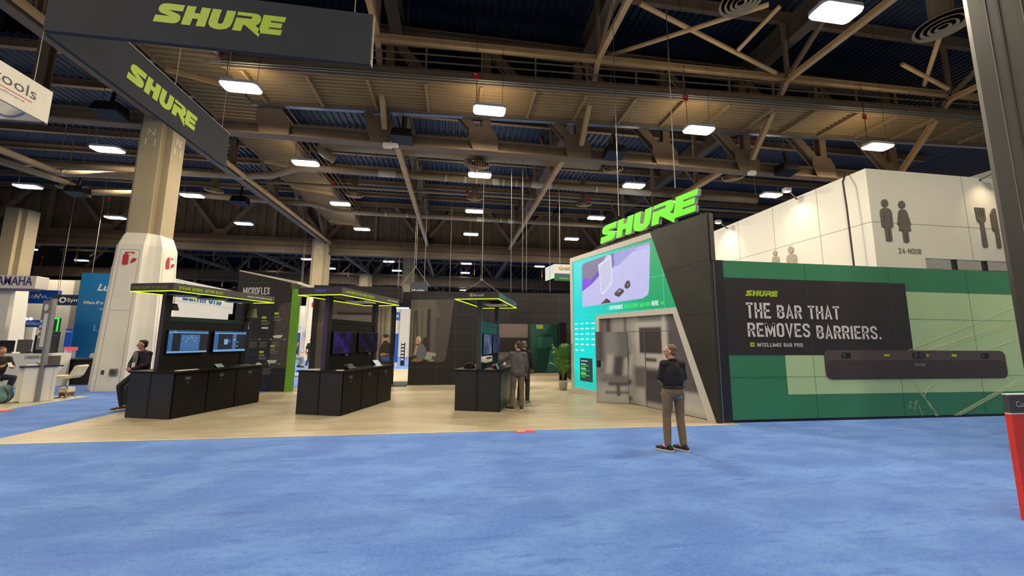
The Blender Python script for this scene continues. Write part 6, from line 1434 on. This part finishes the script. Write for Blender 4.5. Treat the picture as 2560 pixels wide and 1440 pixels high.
prof = [(-.34, .6), (-.3, .63), (.12, .63), (.2, .66), (.27, .82), (.3, .97), (.28, 1.0), (.24, .99), (.19, .84), (.12, .7), (-.3, .69), (-.34, .66)]
cush = mat('cream_leather', (232, 214, 172), .5)
obj('seat', MB(MS).prism([(-.34, .59), (-.3, .57), (.16, .57), (.2, .62), (.12, .655), (-.3, .655), (-.34, .63)], (0, -.21, 0), (1, 0, 0), (0, 0, 1), -.42, 0), cush, t, bevel=.02)
bk = obj('backrest', MB(MS).prism([(.16, .585), (.24, .64), (.29, .8), (.34, .93), (.3, .96), (.22, .93), (.17, .8), (.11, .65)], (0, -.21, 0), (1, 0, 0), (0, 0, 1), -.42, 0), cush, t, bevel=.025)
for z, x in ((.78, .165), (.87, .195)): obj('stitch', MB(MS).box(x, x+.012, -.2, .2, z, z+.006), m_cladline, bk)
obj('pole', MB(MS).tube([(0, 0, .03), (0, 0, .57)], .03, 12), m_chrome, t, smooth=True)
obj('base', MB(MS).lathe([(.22, .006), (.22, .018), (.04, .05), (.01, .05)], n=28), m_chrome, t, smooth=True)
obj('footrest', MB(MS).tube([(0, 0, .25), (-.16, -.12, .25), (-.2, 0, .25), (-.16, .12, .25), (0, 0, .25)], .01, 8), m_chrome, t, smooth=True)
obj('lever', MB(MS).tube([(0, 0, .56), (-.03, -.16, .5)], .007, 6), m_chrome, t)
cb = onz(143, 993); cb = V((cb.x+.02, cb.y+.25, .006))
t = thing('carton', 'small cream carton with a brown base on the floor beside the bar stool', 'box', cb)
obj('box', MB().box(cb.x-.12, cb.x+.1, cb.y-.1, cb.y+.12, .006, .12), mat('brown_carton', (120, 74, 52), .7), t)
obj('lid', MB().box(cb.x-.125, cb.x+.105, cb.y-.105, cb.y+.125, .12, .26), cush, t)
bp = onz(22, 1010)
t = thing('backpack', 'teal grey backpack on the floor at the left edge', 'backpack', bp)
b = MB(Matrix.Translation(V((bp.x-.3, bp.y+.15, 0)))); b.ball((0, 0, .2), (.2, .16, .2), 16, 10); b.ball((.02, 0, .36), (.15, .12, .13), 14, 10); b.ball((.1, -.08, .16), (.12, .1, .13), 12, 8)
blob('bag', b, cloth('teal_canvas', (96, 128, 128)), t, .02, 3)
obj('strap', MB(Matrix.Translation(V((bp.x-.3, bp.y+.15, 0)))).tube([(.08, -.1, .42), (.19, -.1, .3), (.2, -.1, .12), (.13, -.12, .02)], .016, 8), mat('strap', (40, 54, 60), .7), t, smooth=True)
# low counter lettered LOUDSPEAKERS and the gear on it
YC = 16.2
cL, cR = atY(-160, 890, YC), atY(131, 884, YC)
t = thing('display_counter', 'white low counter lettered LOUDSPEAKERS behind the reception counter', 'counter', (cR.x-2, YC, 0))
obj('body', MB().box(cL.x, cR.x, YC, YC+.7, 0, cR.z), m_whitelam, t)
a, b_ = atY(62, 897.5, YC), atY(125, 895, YC)
text('lettering', 'LOUDSPEAKERS', mat('slate_letters', (70, 84, 110), .5), t, (a.x, YC, a.z), EX, EZ, .13, w=b_.x-a.x, bold=.015)
def gear(px0, px1, py0, py1, Y, label, m, d=.15, name='monitor', cat='monitor', stand=True, g=None):
    p, q_ = atY(px0, py1, Y), atY(px1, py0, Y)
    t = thing(name, label, cat, ((p.x+q_.x)/2, Y, p.z), 0, g)
    o = obj('panel', MB().box(p.x, q_.x, Y, Y+d, p.z+(.06 if stand else 0), q_.z), m, t, bevel=.012)
    if stand: obj('stand', MB().box((p.x+q_.x)/2-.1, (p.x+q_.x)/2+.1, Y+.02, Y+.2, p.z, p.z+.07), m, t)
    return t
gear(-20, 36, 851, 884, YC+.1, 'black monitor on the lettered low counter, at the left edge', m_jet, .05)
gear(38, 80, 849, 884, YC+.12, 'grey backed desktop screen on the lettered low counter', mat('space_grey', (88, 84, 80), .4), .04)
t = gear(80, 118, 838, 884, YC+.15, 'stack of black loudspeakers behind the grey sign post', m_jet, .4, 'loudspeaker', 'speaker', False)
gear(96, 126, 828, 884, YC+.5, 'taller black loudspeaker behind the grey sign post', m_jet, .4, 'loudspeaker', 'speaker', False)
# black draped table
d0, d1 = onz(134, 968), onz(226, 952)
YD = 16.9
p, q_ = atY(132, 897, YD), atY(236, 893, YD)
t = thing('draped_table', 'long black draped table before the blue lettered panel', 'table', ((p.x+q_.x)/2, YD, 0))
obj('tabletop', MB().box(p.x, q_.x+.6, YD, YD+.8, p.z-.05, p.z), m_jet, t)
obj('drape', MB().box(p.x+.12, q_.x+.55, YD+.1, YD+.7, .0, p.z-.05), mat('black_drape', (30, 27, 30), .8, noise=.3, scale=4), t)
# blue lettered panel
YP = 22.0
pl_, pr_ = atY(206, 682, YP), atY(300, 682, YP)
t = thing('display_wall', 'tall blue booth panel with white italic lettering left of the white column', 'panel', (pl_.x+1, YP, 0))
obj('panel', MB().box(pl_.x, pr_.x+1.2, YP, YP+.3, 0, pl_.z), mat('azure_panel', (8, 110, 172), .45, noise=.05, scale=.6), t)
for s, x0, x1, y1, h, mm in (('Lu', 243, 273, 727, .36, m_whiteprint), ('Where IP m', 208, 258, 760, .16, m_whiteprint), ('W', 248, 258, 776, .13, m_whiteprint), ('L', 233, 244, 827, .3, mat('pale_blue_letters', (120, 180, 214), .5))):
    a, b_ = atY(x0, y1, YP), atY(x1, y1, YP)
    text('lettering', s, mm, t, (a.x, YP, a.z), EX, EZ, h, w=b_.x-a.x, shear=.25, bold=.03)
obj('white_foot', MB().prism(rrect(pl_.x+.9, pr_.x+1.2, .72, .98, .12), (0, YP, 0), EX, EZ, 0, .05), m_whitelam, t)
# purple lettered white fascia
YY = 18.0
a, b_ = atY(92, 690, YY), atY(90, 722, YY)
t = thing('fascia_sign', 'white hanging fascia with purple YAMAHA lettering at the left edge', 'sign', (a.x-2, YY, 3.7))
obj('fascia', MB().prism(rrect(a.x-4.5, a.x, b_.z, a.z, .03), (0, YY, 0), EX, EZ, -.5, 0), m_white, t)
x0, x1 = atY(-26, 712, YY).x, atY(80, 712, YY).x
text('lettering', 'YAMAHA', mat('purple_letters', (70, 46, 122), .5), t, (x0, YY, atY(40, 713, YY).z), EX, EZ, .36, w=x1-x0, bold=.02, plain=True)
obj('soffit', MB().box(a.x-4.5, a.x-.25, YY-.0, YY+.5, b_.z-.06, b_.z), mat('violet_edge', (110, 92, 134), .6), t)
obj('lower_wall', MB().box(a.x-4.5, atY(19, 780, YY+.3).x, YY+.3, YY+.45, 0, b_.z-.06), m_white, t)
def hang_sign(name, label, px0, px1, py0, py1, Y, m, d=.12, txts=(), cables=True):
    p, q_ = atY(px0, py1, Y), atY(px1, py0, Y)
    t = thing(name, label, 'sign', ((p.x+q_.x)/2, Y, p.z), 0)
    obj('panel', MB().box(p.x, q_.x, Y, Y+d, p.z, q_.z), m, t)
    for s, tx0, tx1, ty0, ty1, mm in txts:
        a, b_ = atY(tx0, ty1, Y), atY(tx1, ty0, Y)
        text('lettering', s, mm, t, (a.x, Y, a.z), EX, EZ, b_.z-a.z, w=b_.x-a.x, bold=.015, off=.02)
    if cables:
        for x in (p.x+.2, q_.x-.2): cable((x, Y+d/2, q_.z), (x, Y+d/2, 16.25), .015, t)
    return t
m_sblue = mat('royal_blue_panel', (24, 82, 176), .5); m_snavy = mat('navy_panel', (26, 34, 58), .5)
t = hang_sign('hanging_sign', 'royal blue hanging sign with white STREAM lettering and a wave', 30, 146, 726, 757, 36, m_sblue, .3, [('STREAM', 40, 98, 735, 745, m_whiteprint)])
wv = [atY(x, y, 36) for x, y in ((86, 745), (91, 735), (97, 746), (102, 735), (108, 746), (113, 739), (117, 746), (128, 744))]
obj('wave_mark', MB().tube([V((p.x, 35.97, p.z)) for p in wv], .03, 6), m_whiteprint, t)
t = hang_sign('hanging_sign', 'dark navy hanging sign with a round emblem and Sym lettering', 128, 225, 738, 762, 30, m_snavy, .3, [('Sym', 167, 200, 746, 757, m_whiteprint), ('etrix', 202, 222, 747, 757, m_whiteprint)])
c = atY(157, 750, 30); obj('round_emblem', MB().prism(circ(c.x, c.z, .2), (0, 30, 0), EX, EZ, 0, .03), m_whiteprint, t); obj('emblem_centre', MB().prism(circ(c.x+.03, c.z, .11), (0, 30, 0), EX, EZ, 0, .04), m_snavy, t)
def booth_panel(name, label, px0, px1, py0, py1, Y, m, txts=(), d=.2, base=True, cat='panel'):
    p, q_ = atY(px0, py1, Y), atY(px1, py0, Y)
    t = thing(name, label, cat, ((p.x+q_.x)/2, Y, 0))
    obj('panel', MB().box(p.x, q_.x, Y, Y+d, max(.01, p.z), q_.z), m, t)
    if base and p.z > .05: obj('support', MB().box(p.x+.05, q_.x-.05, Y+.05, Y+d, 0, p.z), m_whitelam, t)
    for s, tx0, tx1, ty0, ty1, mm in txts:
        a, b_ = atY(tx0, ty1, Y), atY(tx1, ty0, Y)
        text('lettering', s, mm, t, (a.x, Y, a.z), EX, EZ, b_.z-a.z, w=b_.x-a.x, bold=.015, off=.02)
    return t
booth_panel('booth_fascia', 'blue booth fascia with white BLUSTREAM lettering under the hanging signs', 28, 100, 800, 817, 33, m_sblue, [('BLUSTREAM', 66, 98, 806, 812, m_whiteprint)])
booth_panel('booth_wall', 'white booth back wall with pale green strip left of the sign post', 20, 84, 818, 850, 31, m_white)
booth_panel('blue_display', 'narrow royal blue display panel right of the green light frame', 158, 182, 822, 867, 27, m_sblue, [('Danta', 164, 180, 826, 831, m_whiteprint)])
t = booth_panel('lit_pillar', 'white pillar topped by a glowing red band before the blue panel', 164, 181, 869, 896, 20, m_whitelam, base=True, cat='pillar')
p, q_ = atY(163, 875, 20), atY(182, 868, 20); obj('red_band', MB().box(p.x, q_.x, 19.95, 20.25, p.z, q_.z), mat('red_light', (255, 50, 60), .4, emit=1.5), t)
YGF = 21.0
g0, g1, g2 = atY(127, 795, YGF), atY(148, 795, YGF), atY(139, 889, YGF)
t = thing('light_frame', 'glowing green light frame around a dark screen behind the sign post', 'display', (g1.x, YGF, 0))
m_gled = mat('green_led', (20, 255, 60), .4, emit=1.6)
obj('screen', MB().box(g0.x-.4, g1.x, YGF+.02, YGF+.12, .9, g1.z), m_dgrey, t)
obj('led_strip', MB().box(g0.x-.4, g1.x, YGF, YGF+.02, g1.z-.05, g1.z), m_gled, t)
obj('led_strip', MB().box(g1.x-.05, g1.x, YGF, YGF+.02, g2.z, g1.z-.05), m_gled, t)
obj('stand', MB().box(g0.x-.3, g1.x-.1, YGF+.03, YGF+.12, 0, .9), m_jet, t)
# spot lamps over the far left booths
for i, (px, py, Y) in enumerate(((121, 796, 33), (195-130, 797, 33), (77, 797, 33), (220-160, 838-38, 33))):
    p = atY(px/1.0 if i else 40, py, Y)
    tag(obj('booth_spot', MB().ball(p, .09, 8, 6), m_glow), 'tiny white spot lamp over the far blue booth, %s' % ORD[i], 'light', 'tiny spots over the far blue booth')
# white block with blue lettering behind the first kiosk
XW = -14.2
a, b_, c = atX(442, 696, XW), atX(587, 729, XW), atX(587, 786, XW)
t = thing('white_block', 'white booth building with blue lettering behind the first kiosk canopy', 'building', (XW, (a.y+b_.y)/2, 0))
zt = (a.z+b_.z)/2
obj('upper_wall', MB().box(XW-.25, XW, 18.2, b_.y, c.z, zt), m_bld, t)
obj('lower_wall', MB().box(XW-.25, XW, 18.2, atX(571, 786, XW).y, 0, c.z), m_bld, t)
obj('panel_joint', MB().box(XW, XW+.006, 18.2, b_.y, c.z+.35, c.z+.365), m_cladline, t)
a, b_ = atX(456, 749, XW), atX(553, 763, XW)
text('lettering', 'Lumirons', mat('deep_blue_letters', (20, 84, 140), .5), t, (XW, a.y, (a.z+b_.z)/2-.04), (0, 1, 0), EZ, .9, w=b_.y-a.y, bold=.03)
# far middle: dark hanging sign and the white hexagonal ring
hang_sign('hanging_sign', 'small slate hanging sign with white Huddly lettering', 1024, 1068, 706, 731, 24, mat('slate_panel', (52, 60, 76), .6), .5, [('Huddly', 1030, 1061, 723.5, 731, m_whiteprint)])
YX = 19.5
p0, p1, p2 = atY(1363, 672, YX+1.2), atY(1386, 660, YX), atY(1450, 662, YX)
zb = atY(1386, 683, YX).z; zg = atY(1386, 701, YX).z
t = thing('hexagonal_sign', 'white faceted hanging sign with Gridd lettering and a green lower band', 'sign', (p1.x, YX, zb))
def facet(p, q_, z0, z1, m, nm):
    p, q_ = V((p.x, p.y, 0)), V((q_.x, q_.y, 0)); d = q_-p
    obj(nm, MB().prism(rect(0, d.length, z0, z1), p, d.normalized(), EZ, -.05, 0), m, t)
pm_ = V((p0.x, p0.y, 0))
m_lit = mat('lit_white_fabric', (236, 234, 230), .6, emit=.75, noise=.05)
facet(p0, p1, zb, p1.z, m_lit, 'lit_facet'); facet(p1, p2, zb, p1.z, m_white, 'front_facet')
facet(p1, p2, zb-.07, zb, m_sblue, 'blue_band'); facet(p1, p2, zg, zb-.07, mat('leaf_green_panel', (40, 96, 40), .6), 'green_band')
facet(p0, p1, zb-.25, zb, mat('pale_green_panel', (180, 200, 190), .6), 'lower_facet')
a, b_ = atY(1397.5, 675, YX), atY(1423, 667, YX)
text('lettering', 'Gridd', m_dk, t, (a.x, YX, a.z), EX, EZ, b_.z-a.z, w=b_.x-a.x, off=.01)
a, b_ = atY(1398, 697, YX), atY(1421, 692, YX); text('lettering', 'TateAccess', m_whiteprint, t, (a.x, YX, a.z), EX, EZ, .07, w=b_.x-a.x, off=.01)
cable((p1.x+.3, YX, p1.z), (p1.x+.3, YX, 16.25), .015, t)
# ------------------------------------------------------------------ things seen through the two passages
struct('wall_far', MB().box(-24, -2, 62, 62.3, 0, 6.6), m_white, 'white partition wall far behind the passages', 'wall')
booth_panel('display_wall', 'blue lit booth panel seen past the lime edged wall', 728, 749, 832, 886, 34, m_sblue)
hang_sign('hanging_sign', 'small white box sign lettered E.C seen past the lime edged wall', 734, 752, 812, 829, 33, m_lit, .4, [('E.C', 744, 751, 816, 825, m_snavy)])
booth_panel('blue_display', 'blue banner panel in the narrow passage by the back wall', 982, 996, 834, 905, 26, m_sblue)
hang_sign('hanging_sign', 'blue box sign hanging in the narrow passage by the back wall', 983, 998, 780, 800, 34, m_sblue, .6, [('ats', 990, 997, 787, 793, m_whiteprint)])
t = thing('brochure_rack', 'dark brochure rack with rows of white leaflets in the narrow passage', 'rack', atY(1006, 900, 27))
p, q_ = atY(1001, 899, 27), atY(1012, 856, 27)
obj('frame', MB().box(p.x, q_.x, 27, 27.3, 0, q_.z), m_jet, t)
for k in range(6): obj('leaflets', MB().box(p.x+.03, q_.x-.03, 26.98, 27.0, .35+k*.22, .48+k*.22), m_whiteprint, t)
hall_column(atY(1013, 830, 40).x, 40, 'white clad column in the narrow passage by the back wall', None, .9, False)
p = onz(742, 938, .5)
t = thing('bench', 'low white topped bench beyond the lime edged wall', 'bench', (p.x, p.y, 0))
obj('top', MB().box(p.x-.6, p.x+.45, p.y-.3, p.y+.3, .46, .52), mat('pale_blue_top', (170, 190, 225), .4), t)
for x in (-.5, .35): obj('leg', MB().box(p.x+x, p.x+x+.04, p.y-.2, p.y+.2, 0, .46), m_alu, t)
